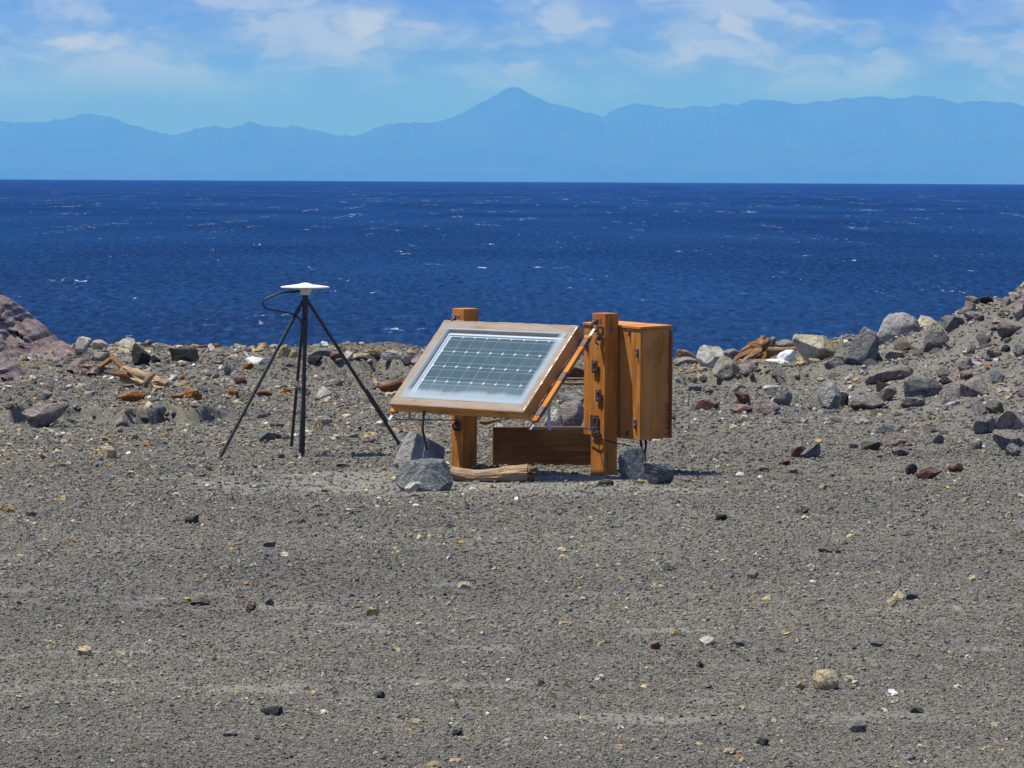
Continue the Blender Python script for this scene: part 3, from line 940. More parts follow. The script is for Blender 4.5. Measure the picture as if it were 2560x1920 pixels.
R(2060, 2110, 900, 925, 'grey', 'low grey stone in front of the tall leaning slab', seed=108)
R(2210, 2270, 875, 900, 'grey', 'long low grey stone left of the thin red driftwood stick', seed=109)
R(2430, 2492, 1035, 1085, 'grey', 'big dark faced grey stone near the right edge of the slope', cat='boulder', name='boulder', seed=110, sub=4, cuts=9)
R(2484, 2562, 1025, 1078, 'pink', 'large mauve boulder cut by the right edge of the picture', cat='boulder', name='boulder', seed=111, sub=4)
R(2462, 2510, 1000, 1036, 'crust', 'olive crusty lump with a black hollow on the right slope', seed=112, rough=.2)
R(2430, 2468, 1003, 1040, 'grey', 'upright grey stone left of the olive crusty lump', seed=113)
R(2480, 2562, 1075, 1128, 'grey', 'wide grey boulder below the large mauve one at the right edge', cat='boulder', name='boulder', seed=114, sub=4)
R(2514, 2552, 1108, 1142, 'grey', 'round pitted grey stone lowest at the right edge of the slope', seed=115, rough=.17)
R(2425, 2456, 1100, 1124, 'pink', 'small mauve stone alone on the ash left of the wide grey boulder', seed=116)
R(2206, 2274, 1082, 1116, 'pink', 'pale mauve stone at the foot of the right slope', seed=117, cuts=7)
R(2228, 2274, 1119, 1140, 'pink', 'smaller pink stone just below the pale mauve stone at the slope foot', seed=118)
R(2150, 2202, 1096, 1126, 'crust', 'crusty pinkish lump left of the pale mauve stone at the slope foot', seed=119, rough=.16)
R(2120, 2146, 1104, 1122, 'pink', 'small pink stone left of the crusty pinkish lump', seed=120)
R(2190, 2250, 1060, 1085, 'grey', 'low grey slab above the pale mauve stone at the slope foot', seed=121, flat=True)
R(2330, 2360, 1082, 1110, 'grey', 'grey mauve stone right of the pale mauve stone at the slope foot', seed=122)
R(2404, 2436, 930, 950, 'red', 'red brown stone above the smooth pink boulder', seed=123)
R(2476, 2512, 925, 958, 'blue', 'upright blue grey stone with a black shaded side on the upper right slope', seed=124)
R(2405, 2440, 752, 795, 'pink', 'grey mauve stone on the left shoulder of the right mound against the sea', seed=125)
R(2412, 2450, 740, 762, 'blue', 'blue grey stone topping the left shoulder of the right mound', seed=126)
R(2446, 2484, 738, 760, 'dark', 'dark lump on the crest of the right mound', seed=127, rough=.18)
R(2500, 2530, 742, 765, 'grey', 'grey lump on the crest near the right edge of the picture', seed=128)
R(2532, 2566, 752, 800, 'pink', 'mauve boulder on the crest at the right edge of the picture', seed=129)
R(2490, 2566, 798, 840, 'pink', 'broad smooth mauve boulder set in the upper right slope', cat='boulder', name='boulder', seed=130, sub=4, cuts=5)
R(2410, 2448, 778, 800, 'grey', 'flat grey mauve stone below the shoulder stones of the right mound', seed=131)
R(2362, 2392, 850, 872, 'pink', 'pink round stone right of the angular blue grey boulder', seed=132)
R(2415, 2440, 858, 888, 'blue', 'squarish blue grey stone in the middle of the upper right slope', seed=133)
R(2500, 2526, 862, 882, 'dark', 'round black pitted stone high on the right slope', seed=134, rough=.18)
R(2534, 2562, 860, 895, 'blue', 'upright dark blue stone at the right edge high on the slope', seed=135)
R(2465, 2505, 865, 895, 'pink', 'pink grey slab left of the round black pitted stone', seed=136)
R(2392, 2432, 896, 925, 'pink', 'lilac grey stone in the middle height of the right slope', seed=137)
# right flat
R(1819, 1850, 960, 990, 'pink', 'upper of two crossed mauve slabs on the flat right of the box', seed=138, lean=.5)
R(1836, 1880, 978, 1012, 'red', 'lower of two crossed mauve slabs on the flat right of the box', seed=139, lean=-.5)
R(1738, 1797, 994, 1025, 'red', 'purple brown stone on the flat right of the box', seed=140, cuts=7)
R(1880, 1952, 1000, 1032, 'pink', 'low mauve stone with a dark shaded face right of the crossed slabs', seed=141)
R(1932, 1982, 980, 1015, 'grey', 'grey angular stone behind the low mauve stone on the right flat', seed=142)
R(1826, 1882, 1010, 1033, 'red', 'dark reddish stone just below the crossed slabs', seed=143)
R(1719, 1754, 957, 978, 'grey', 'grey stone with a shaded face nearest the box on the right flat', seed=144)
R(1755, 1785, 966, 985, 'pink', 'tilted pinkish stone right of the shaded grey one near the box', seed=145)
R(1904, 1950, 963, 978, 'white', 'pale flat stone lying in front of the ledge on the right flat', seed=146, flat=True)
R(1806, 1832, 938, 955, 'grey', 'small round grey stone below the olive faceted boulder', seed=147)
R(1720, 1744, 941, 957, 'ochre', 'yellow stone in the pebble bed right of the box', seed=148)
R(1741, 1762, 933, 950, 'tan', 'tan stone behind the yellow one in the pebble bed right of the box', seed=149)
R(1999, 2052, 1108, 1146, 'blue', 'smooth grey wedge stone lying across a dark stone on the right flat', seed=150, lean=.6)
R(1977, 2016, 1112, 1144, 'red', 'dark red stone under the left end of the smooth grey wedge', seed=151)
R(1947, 1976, 1144, 1164, 'red', 'round dark red stone just left below the smooth grey wedge pair', seed=152)
R(1961, 1995, 1164, 1184, 'pink', 'mauve stone below the round dark red stone on the right flat', seed=153)
R(1898, 1922, 1166, 1180, 'red', 'small pinkish red stone right of a grey one on the ash flat', seed=154)
R(1882, 1902, 1172, 1186, 'grey', 'small grey stone touching the small pinkish red one', seed=155)
R(1839, 1861, 1181, 1194, 'chalk', 'small bright white block alone on the ash right of the box', cat='pebble', name='pebble', seed=156)
R(2288, 2350, 1165, 1200, 'red', 'large reddish brown stone alone on the ash below the right slope', seed=157, rough=.13)
R(2262, 2294, 1160, 1188, 'dark', 'dark stone touching the left of the large reddish brown stone', seed=158)
R(2368, 2408, 1158, 1182, 'red', 'dark brown stone right of the large reddish brown stone', seed=159)
R(2046, 2068, 1210, 1224, 'ochre', 'small yellow stone on the ash below the right flat', cat='pebble', name='pebble', seed=160)
# foreground
R(2030, 2098, 1674, 1726, 'tan', 'biggest tan block in the right foreground', cat='stone', name='stone', seed=161, rough=.08, cuts=7, sharp=.68, depth=.8, sub=4)
R(1988, 2014, 1706, 1728, 'ochre', 'small orange brown stone just left of the biggest tan block', cat='stone', name='stone', seed=162)
R(2108, 2136, 1690, 1706, 'tan', 'small flat tan stone right of the biggest tan block', cat='stone', name='stone', seed=163)
R(2116, 2166, 1804, 1834, 'pink', 'pinkish tan stone near the bottom right corner', cat='stone', name='stone', seed=164)
R(1746, 1790, 1590, 1615, 'white', 'cream stone left of centre in the right foreground', cat='stone', name='stone', seed=165)
R(1676, 1702, 1571, 1588, 'ochre', 'yellow hollowed stone left above the cream foreground stone', cat='stone', name='stone', seed=166)
R(1866, 1896, 1424, 1449, 'pink', 'round pink stone standing on the ash right of centre', cat='stone', name='stone', seed=167, rough=.15)
R(2214, 2246, 1494, 1518, 'tan', 'pale tan stone with a second one behind it in the right foreground', cat='stone', name='stone', seed=168)
R(2232, 2260, 1476, 1495, 'tan', 'second tan stone just behind the pale tan one in the right foreground', cat='stone', name='stone', seed=169)
R(2262, 2300, 1482, 1499, 'char', 'dark flat stone right of the two tan foreground stones', cat='stone', name='stone', seed=170)
R(474, 526, 1488, 1514, 'crust', 'dark olive stone with a long shadow in the left foreground', cat='stone', name='stone', seed=172)
R(194, 230, 1616, 1641, 'tan', 'tan orange stone in the lower left foreground', cat='stone', name='stone', seed=173)
R(614, 642, 1510, 1530, 'red', 'small dark red stone right of the dark olive stone', cat='stone', name='stone', seed=174)
R(656, 686, 1496, 1516, 'blue', 'small dark blue stone right of the small dark red one', cat='stone', name='stone', seed=175)
R(650, 708, 1764, 1790, 'char', 'wide black stone in the lower left foreground', cat='stone', name='stone', seed=176, rough=.16)
R(915, 950, 1517, 1540, 'ochre', 'yellow brown stone left of centre in the middle foreground', cat='stone', name='stone', seed=177)
R(1144, 1176, 1456, 1473, 'tan', 'small tan orange stone near the centre of the foreground', cat='stone', name='stone', seed=178)
R(462, 498, 1288, 1310, 'char', 'small black pointed stone on the ash left of centre', cat='stone', name='stone', seed=179, peak=.5)
R(744, 766, 1296, 1309, 'char', 'tiny black pointed stone right of the small black pointed one', cat='stone', name='stone', seed=180, peak=.4)
R(658, 690, 1344, 1368, 'blue', 'blue grey pointed stone in the left middle foreground', cat='stone', name='stone', seed=181)
R(1890, 1922, 1838, 1864, 'char', 'black stone near the bottom edge right of centre', cat='stone', name='stone', seed=182)
R(1990, 2024, 1268, 1286, 'char', 'flat dark brown stone on the ash right of centre', cat='stone', name='stone', seed=183)
R(1786, 1820, 1284, 1302, 'char', 'dark stone with a grey flake beside it right of centre', cat='stone', name='stone', seed=184)
R(2044, 2088, 1366, 1382, 'char', 'long dark stone in the right middle foreground', cat='stone', name='stone', seed=185)
R(1650, 1688, 1412, 1428, 'char', 'low dark stone right of centre in the middle foreground', cat='stone', name='stone', seed=186)
R(1626, 1652, 1604, 1626, 'red', 'brown stone with a shaded right side left of the cream foreground stone', cat='stone', name='stone', seed=187)
R(1740, 1760, 1652, 1670, 'char', 'small black pyramid shaped stone below the cream foreground stone', cat='stone', name='stone', seed=188, peak=.1)
R(1832, 1878, 1598, 1618, 'blue', 'blue grey stone right of the cream foreground stone', cat='stone', name='stone', seed=189)
R(1936, 1958, 1620, 1632, 'red', 'small brown stone left of the upper dark grey foreground stone', cat='stone', name='stone', seed=190)
R(2172, 2214, 1600, 1618, 'blue', 'dark grey stone above and right of the biggest tan block', cat='stone', name='stone', seed=191)
R(2274, 2308, 1768, 1784, 'char', 'dark brown flat stone in the lower right foreground', cat='stone', name='stone', seed=192)
R(2254, 2290, 1880, 1900, 'grey', 'smooth grey stone at the bottom right', cat='stone', name='stone', seed=193)
R(1344, 1362, 1702, 1718, 'char', 'small black stone in the foreground just right of the centre line', cat='stone', name='stone', seed=194)
R(1130, 1156, 1824, 1842, 'char', 'small black stone near the bottom edge left of the centre line', cat='stone', name='stone', seed=195)
R(936, 962, 1728, 1748, 'char', 'small blackish stone in the lower foreground left of centre', cat='stone', name='stone', seed=196)
R(555, 595, 1828, 1842, 'pink', 'pale pink flat stone near the bottom left', cat='stone', name='stone', seed=197)
R(1066, 1110, 1906, 1930, 'ochre', 'orange stone cut by the bottom edge left of centre', cat='stone', name='stone', seed=198)
R(0, 36, 1262, 1282, 'ochre', 'flat yellow brown stone cut by the left edge', cat='stone', name='stone', seed=199)
R(64, 92, 1276, 1290, 'red', 'small reddish stone just right of the flat yellow brown one at the left edge', cat='stone', name='stone', seed=200)
R(1808, 1840, 1872, 1890, 'tan', 'pale orange chip near the bottom edge right of centre', cat='stone', name='stone', seed=201)

# ------------------------------------------------------------------ countable loose stones in groups
rs = np.random.RandomState(12)
SHAPES = [rock_verts(seed=300 + i, sub=2 if i % 3 else 3, cuts=11, rough=.13, sharp=.55, flat=i % 4 == 0) for i in range(14)]
SM = {}


def small(i, kind):
    k = (i, kind)
    if k not in SM:
        v, f = SHAPES[i]
        me = mesh_from('stone', v, f)
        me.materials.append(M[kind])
        SM[k] = me
    return SM[k]


LOOSE = []


def scatter(n, x0, x1, y0, y1, wmin, wmax, kinds, label, group, name='stone', cat='stone', ok=None):
    k = 0
    while k < n:
        px, py = rs.uniform(x0, x1), rs.uniform(y0, y1)
        if ok and not ok(px, py):
            continue
        p = footing(px, py)
        w = math.exp(rs.uniform(math.log(wmin), math.log(wmax))) * p.y / F
        h = w * rs.uniform(.42, .75)
        kind = kinds[rs.randint(len(kinds))]
        o = bpy.data.objects.new(name, small(rs.randint(len(SHAPES)), kind))
        COL.objects.link(o)
        o.location = p + Vector((0, 0, h * .14))
        o.scale = (w, w * rs.uniform(.6, 1), h)
        o.rotation_euler = (rs.normal(0, .18), rs.normal(0, .18), rs.uniform(0, 6.28))
        tag(o, None, cat, group)
        LOOSE.append((o, px, py, w * F / p.y, kind, label))
        k += 1


scatter(30, 200, 960, 905, 1085, 13, 30, ['tan', 'ochre', 'tan', 'green'], 'small tan or yellow stone loose on the stony flat between left outcrop and panel',
        'tan stones on the flat left of the panel')
scatter(26, 200, 960, 895, 1085, 13, 30, ['grey', 'blue', 'grey', 'dark'], 'small grey stone loose on the stony flat between left outcrop and panel',
        'grey stones on the flat left of the panel')
scatter(14, 200, 960, 900, 1100, 13, 28, ['pink', 'red', 'pink'], 'small mauve or reddish stone loose on the stony flat left of the panel',
        'mauve stones on the flat left of the panel')
scatter(38, 196, 975, 866, 890, 13, 32, ['grey', 'tan', 'ochre', 'white', 'tan', 'cream'], 'small pale stone in the row along the shoreline crest left of the panel',
        'stones along the left shoreline crest')
scatter(44, 2060, 2600, 760, 1130, 16, 46, ['pink', 'grey', 'pink', 'blue', 'grey'], 'grey or mauve stone half sunk in the rubble slope at the right',
        'stones in the right rubble slope', ok=lambda x, y: y > np.interp(x, [2090, 2360, 2400, 2560], [930, 830, 780, 740]) and y < np.interp(x, [2090, 2300, 2600], [1010, 1080, 1140]))
scatter(26, 1690, 2110, 900, 965, 12, 28, ['tan', 'cream', 'white', 'ochre', 'pink', 'tan'], 'small stone in the pebble bed below the right shoreline boulders',
        'stones below the right shoreline boulders')
scatter(20, 1690, 2180, 965, 1060, 13, 30, ['red', 'pink', 'grey', 'pink'], 'small mauve or grey stone on the flat between the wooden box and the slope',
        'stones on the right flat')
scatter(22, 60, 330, 900, 990, 14, 38, ['pink', 'red', 'pink', 'grey'], 'mauve or grey stone in the rubble at the foot of the left outcrop',
        'stones at the foot of the left outcrop')
scatter(20, 1690, 2110, 884, 906, 12, 30, ['cream', 'tan', 'white', 'grey', 'ochre'], 'pale stone in the row along the right shoreline crest',
        'stones along the right shoreline crest')
scatter(14, 40, 2520, 1240, 1880, 10, 17, ['char', 'blue', 'grey', 'red'], 'small dark stone loose on the grey ash foreground',
        'small dark stones in the foreground')
scatter(14, 40, 2520, 1260, 1880, 10, 19, ['tan', 'ochre', 'tan', 'pink'], 'small tan or orange stone loose on the grey ash foreground',
        'small tan stones in the foreground')


# each loose stone is told apart by its colour, its size and the landmark it lies beside
MARKS = [(95, 900, 'mauve outcrop'), (50, 960, 'lower reddish outcrop'), (209, 856, 'white wedge stone'), (317, 857, 'rounded cream skyline stone'), (352, 887, 'upright lava block'),
         (460, 888, 'wide lava block'), (345, 945, 'forked driftwood'), (327, 990, 'bright orange stone'), (481, 985, 'orange brown clump'), (269, 1131, 'lone round tan stone'),
         (112, 1040, 'large mauve slab'), (397, 1020, 'grey and mauve rounded stone'), (638, 902, 'bright white slab'), (567, 925, 'upright grey stone'), (603, 950, 'rounded reddish stone'),
         (712, 877, 'knobbly yellow stone'), (802, 880, 'flat pale skyline stone'), (841, 955, 'purple brown stone'), (810, 980, 'whitish rough stone'), (941, 880, 'lumpy yellow stone'),
         (985, 963, 'rotten red driftwood'), (809, 1052, 'pointed mauve stone'), (667, 1092, 'dark blue grey tripod stone'), (545, 1146, 'left tripod foot'), (759, 1139, 'middle tripod feet'),
         (727, 1040, 'rear tripod leg'), (600, 1020, 'left tripod leg'), (900, 1000, 'right tripod leg'), (440, 905, 'brown driftwood strip'), (500, 866, 'long rusty pole'), (661, 985, 'small red driftwood'),
         (1715, 890, 'sawn driftwood end'), (1775, 890, 'rough white boulder'), (1818, 917, 'olive faceted boulder'), (1900, 870, 'orange root stump'), (1967, 890, 'bright white wedge'),
         (2036, 870, 'big cream boulder'), (2154, 865, 'tall leaning slab'), (2248, 827, 'biggest dark boulder'), (2075, 988, 'upright faceted stone'), (2170, 1007, 'wide flat mauve slab'),
         (2307, 968, 'broad blue grey slab'), (2435, 967, 'smooth pink boulder'), (2222, 935, 'long pale pink slab'), (2461, 1060, 'big dark faced stone'), (2520, 1050, 'large mauve edge boulder'),
         (2240, 1099, 'pale mauve foot stone'), (2176, 1110, 'crusty pinkish lump'), (2319, 1182, 'lone reddish brown stone'), (2025, 1127, 'smooth grey wedge'), (1850, 990, 'crossed mauve slabs'),
         (1767, 1010, 'purple brown flat stone'), (1916, 1016, 'low shaded mauve stone'), (1677, 1000, 'wooden box'), (2423, 774, 'mound shoulder stones'), (2528, 819, 'broad mauve mound boulder'),
         (2341, 853, 'angular blue grey boulder'), (2513, 872, 'round pitted stone'), (2412, 910, 'lilac grey stone'), (2285, 880, 'thin red stick'), (1927, 970, 'pale flat stone'),
         (2064, 1700, 'biggest tan block'), (2141, 1819, 'pinkish tan stone'), (1768, 1602, 'cream foreground stone'), (1881, 1436, 'round pink stone'), (2238, 1500, 'paired tan stones'),
         (500, 1501, 'dark olive stone'), (212, 1628, 'tan orange stone'), (678, 1772, 'wide black stone'), (932, 1528, 'yellow brown stone'), (1160, 1464, 'tan orange centre stone'),
         (480, 1299, 'black pointed stone'), (674, 1356, 'blue grey pointed stone'), (1906, 1851, 'black bottom edge stone'), (2007, 1277, 'flat dark brown stone'), (1803, 1293, 'dark stone with flake'),
         (2066, 1374, 'long dark stone'), (1669, 1420, 'low dark stone'), (1353, 1710, 'small black centre stone'), (1143, 1833, 'small black bottom stone'), (949, 1738, 'small blackish stone'),
         (575, 1835, 'pale pink flat stone'), (1088, 1918, 'orange bottom edge stone'), (1824, 1881, 'pale orange chip'), (2193, 1609, 'dark grey stone'), (2291, 1776, 'dark brown flat stone'),
         (2272, 1890, 'smooth grey bottom stone'), (1060, 1190, 'blue grey boulder'), (1647, 1185, 'square dark block')]
TONE = {'grey': 'grey', 'blue': 'blue grey', 'dark': 'black', 'char': 'charcoal grey', 'pink': 'mauve', 'red': 'reddish brown', 'white': 'off white', 'cream': 'cream', 'tan': 'tan', 'ochre': 'yellow', 'green': 'olive grey'}
taken = set()
for o, px, py, wpx, kind, where in LOOSE:
    size = 'tiny' if wpx < 15 else 'small' if wpx < 20 else 'fist sized' if wpx < 26 else 'larger'
    near = sorted(MARKS, key=lambda m_: (m_[0] - px) ** 2 + ((m_[1] - py) * 1.6) ** 2)[:9]
    best = None
    for mx_, my_, nm in near:
        dx_, dy_ = px - mx_, (py - my_) * 1.6
        far_ = 'just ' if math.hypot(dx_, dy_) < 60 else '' if math.hypot(dx_, dy_) < 160 else 'well '
        if abs(dx_) > 2.2 * abs(dy_):
            pos = 'right of' if dx_ > 0 else 'left of'
        elif abs(dy_) > 2.2 * abs(dx_):
            pos = 'in front of' if dy_ > 0 else 'behind'
        else:
            pos = ('in front and ' if dy_ > 0 else 'behind and ') + ('right of' if dx_ > 0 else 'left of')
        lab = f'{size} {TONE[kind]} stone {far_}{pos} the {nm}'
        if len(lab.replace('-', ' ').split()) > 15:
            continue
        if lab not in taken:
            best = lab
            break
    best = best or where
    taken.add(best)
    o['label'] = best


# ------------------------------------------------------------------ gravel nobody could count
def gravel_mat(name, stops, spec=.25):
    def f(t, b):
        oi = t.new('ShaderNodeObjectInfo').outputs['Random']
        g = t.new('ShaderNodeNewGeometry').outputs['Position']
        c = t.ramp(oi, stops, 'CONSTANT')
        n = t.noise(g, 90, 3, .7)
        c = t.mix(1.0, c, t.ramp(n, [(.3, (.62, .62, .62)), (.7, (1.25, 1.25, 1.27))]), 'MULTIPLY')
        bv = t.noise(t.vec('MULTIPLY', g, (.30, .42, 0)), 1, 4, .6)
        c = t.mix(1.0, c, t.ramp(bv, [(.32, (.84, .845, .89)), (.68, (1.14, 1.13, 1.13))]), 'MULTIPLY')
        return {'Base Color': c, 'Roughness': .85, 'Specular IOR Level': spec}
    return material(name, f)


def instancer(name, pts, size, mat, seed, flat, kind='stuff', gname=None):
    me = bpy.data.meshes.new(name)
    me.vertices.add(len(pts))
    me.vertices.foreach_set('co', pts.astype(np.float32).reshape(-1))
    r_ = np.random.RandomState(seed)
    a = me.attributes.new('size', 'FLOAT_VECTOR', 'POINT')
    sv = np.stack([size * r_.uniform(.75, 1.25, len(pts)), size * r_.uniform(.6, 1.1, len(pts)), size * flat * r_.uniform(.6, 1.4, len(pts))], -1)
    a.data.foreach_set('vector', sv.astype(np.float32).reshape(-1))
    a = me.attributes.new('turn', 'FLOAT_VECTOR', 'POINT')
    rv = np.stack([r_.normal(0, .3, len(pts)), r_.normal(0, .3, len(pts)), r_.uniform(0, 6.28, len(pts))], -1)
    a.data.foreach_set('vector', rv.astype(np.float32).reshape(-1))
    a = me.attributes.new('pick', 'INT', 'POINT')
    a.data.foreach_set('value', r_.randint(0, 6, len(pts)).astype(np.int32))
    o = link(name, me, mat)
    ng = bpy.data.node_groups.new(name + '_scatter', 'GeometryNodeTree')
    ng.interface.new_socket('Geometry', in_out='INPUT', socket_type='NodeSocketGeometry')
    ng.interface.new_socket('Geometry', in_out='OUTPUT', socket_type='NodeSocketGeometry')
    N, L = ng.nodes, ng.links
    gi, go = N.new('NodeGroupInput'), N.new('NodeGroupOutput')
    join = N.new('GeometryNodeJoinGeometry')
    for i in range(6):
        icn = N.new('GeometryNodeMeshIcoSphere')
        icn.inputs['Subdivisions'].default_value = 2
        icn.inputs['Radius'].default_value = .5
        sp = N.new('GeometryNodeSetPosition')
        nz = N.new('ShaderNodeTexNoise')
        nz.noise_dimensions = '4D'
        nz.inputs['W'].default_value = seed * 3.1 + i * 7.7
        nz.inputs['Scale'].default_value = 1.9
        nz.inputs['Detail'].default_value = 1
        sub = N.new('ShaderNodeVectorMath')
        sub.operation = 'SUBTRACT'
        sub.inputs[1].default_value = (.5, .5, .5)
        mul = N.new('ShaderNodeVectorMath')
        mul.operation = 'SCALE'
        mul.inputs['Scale'].default_value = 1.5
        L.new(nz.outputs['Color'], sub.inputs[0])
        L.new(sub.outputs[0], mul.inputs[0])
        L.new(mul.outputs[0], sp.inputs['Offset'])
        L.new(icn.outputs['Mesh'], sp.inputs['Geometry'])
        ss = N.new('GeometryNodeSetShadeSmooth')
        ss.inputs['Shade Smooth'].default_value = False
        L.new(sp.outputs[0], ss.inputs[0])
        sm = N.new('GeometryNodeSetMaterial')
        sm.inputs['Material'].default_value = mat
        L.new(ss.outputs[0], sm.inputs['Geometry'])
        g2i = N.new('GeometryNodeGeometryToInstance')
        L.new(sm.outputs[0], g2i.inputs[0])
        L.new(g2i.outputs[0], join.inputs[0])
    iop = N.new('GeometryNodeInstanceOnPoints')
    iop.inputs['Pick Instance'].default_value = True
    for nm, ty, sk in (('size', 'FLOAT_VECTOR', 'Scale'), ('turn', 'FLOAT_VECTOR', 'Rotation'), ('pick', 'INT', 'Instance Index')):
        na = N.new('GeometryNodeInputNamedAttribute')
        na.data_type = ty
        na.inputs['Name'].default_value = nm
        if sk == 'Rotation':
            e2r = N.new('FunctionNodeEulerToRotation')
            L.new(na.outputs['Attribute'], e2r.inputs[0])
            L.new(e2r.outputs[0], iop.inputs[sk])
        else:
            L.new(na.outputs['Attribute'], iop.inputs[sk])
    L.new(gi.outputs[0], iop.inputs['Points'])
    L.new(join.outputs[0], iop.inputs['Instance'])
    L.new(iop.outputs[0], go.inputs[0])
    md = o.modifiers.new('scatter', 'NODES')
    md.node_group = ng
    tag(o, kind=kind)
    return o


def ground_points(n, seed, smin, smax, power, dens=None, ytop=430, cap=None):
    """loose pieces over the ground; sizes follow a steep power law, finest where the ground is near"""
    r_ = np.random.RandomState(seed)
    q = r_.uniform(ytop, 1560, n)                     # rows below eye level
    Y = CAM_H * F / q
    s = r_.uniform(-140, 2700, n)
    X = (s - 1280) / F * Y
    u = r_.rand(n)
    px = (smin ** -power + u * (smax ** -power - smin ** -power)) ** (-1 / power)
    size = px * Y / F
    keep = np.ones(n, bool)
    if dens is not None:
        keep = r_.rand(n) < dens(s, q + EYE, X, Y)
    keep &= Y < 46.2
    X, Y, size = X[keep], Y[keep], size[keep]
    Z = gz(X, Y)
    # drop those hidden on the far side of the crest
    P_ = np.stack([X, Y, Z + size * .12], -1)
    return P_, size


GREY_STOPS = [(0, (0.106, 0.102, 0.086)), (.08, (0.131, 0.125, 0.103)), (.33, (0.155, 0.149, 0.123)), (.58, (0.184, 0.177, 0.145)), (.74, (0.162, 0.142, 0.114)),
              (.80, (0.167, 0.142, 0.121)), (.85, (0.184, 0.162, 0.107)), (.90, (0.217, 0.184, 0.114)), (.935, (0.232, 0.164, 0.095)), (.955, (0.237, 0.229, 0.193)), (.986, (0.316, 0.303, 0.253))]
pts, size = ground_points(270000, 5, 3.4, 14, 2.5)
keep = np.random.RandomState(3).rand(len(pts)) > np.maximum(.62 * dust_field(pts[:, 0], pts[:, 1]), np.maximum(.88 * pan_field(pts[:, 0], pts[:, 1]) ** .6, .45 * mound_field(pts[:, 0], pts[:, 1])))
instancer('gravel', pts[keep], size[keep], gravel_mat('gravel_stone', GREY_STOPS), 5, .62)
TAN_STOPS = [(0, (.30, .235, .13)), (.25, (.40, .33, .20)), (.45, (.35, .255, .11)), (.58, (.19, .185, .175)), (.68, (.11, .105, .10)), (.78, (.24, .17, .155)), (.86, (.46, .42, .33)),
             (.94, (.58, .56, .52)), (.97, (.36, .17, .06))]


def tan_density(s, y, X, Y):
    n = np.clip((fbm(X * .8, Y * .5, 4, 33) - .38) * 3.2, 0, 1)
    left = (1 - smooth(900, 1600, s)) * (1 - smooth(1080, 1360, y)) * (1 + 1.2 * (1 - smooth(900, 960, y)))
    rb = smooth(1640, 1720, s) * (1 - smooth(2090, 2150, s)) * (1 - smooth(930, 975, y))
    md = smooth(2000, 2250, s) * (1 - smooth(1050, 1180, y)) * .5
    return np.clip(left * (.35 + .65 * n) + rb + md + .09, 0, 1)


pts, size = ground_points(27000, 8, 6.5, 24, 2.4, tan_density)
instancer('pebbles', pts, size, gravel_mat('pebble_stone', TAN_STOPS), 8, .6)
RUB_STOPS = [(0, (.13, .126, .12)), (.2, (.20, .19, .18)), (.45, (.26, .25, .235)), (.6, (.29, .24, .225)), (.8, (.34, .29, .27)), (.93, (.16, .095, .075)), (.97, (.34, .30, .18))]


def rub_density(s, y, X, Y):
    return smooth(2050, 2300, s) * smooth(0.02, .12, gz(X, Y, False)) * (1 - .5 * smooth(1080, 1150, y)) + \
        .4 * smooth(1680, 1800, s) * (1 - smooth(2100, 2200, s)) * (1 - smooth(1040, 1080, y)) * smooth(940, 965, y) + \
        .25 * (1 - smooth(450, 700, s)) * (1 - smooth(1060, 1080, y))


pts, size = ground_points(27000, 9, 8, 34, 2.0, rub_density, ytop=432)
instancer('rubble', pts, size, gravel_mat('rubble_stone', RUB_STOPS), 9, .62)

# ------------------------------------------------------------------ wood, metal and plastic
def proj(P):
    v = CAM_ROT.transposed() @ (Vector(P) - Vector((0, 0, CAM_H)))
    return 1280 + v.x / -v.z * F, 960 - v.y / -v.z * F


def along(P0, d, px):
    """walk from P0 along a horizontal direction until the column px is reached"""
    d = Vector(d)
    lo, hi = -4.0, 4.0
    f = lambda t_: proj(P0 + d * t_)[0] - px
    inc = f(hi) > f(lo)
    for _ in range(50):
        m = (lo + hi) / 2
        if (f(m) > 0) == inc:
            hi = m
        else:
            lo = m
    return P0 + d * (lo + hi) / 2


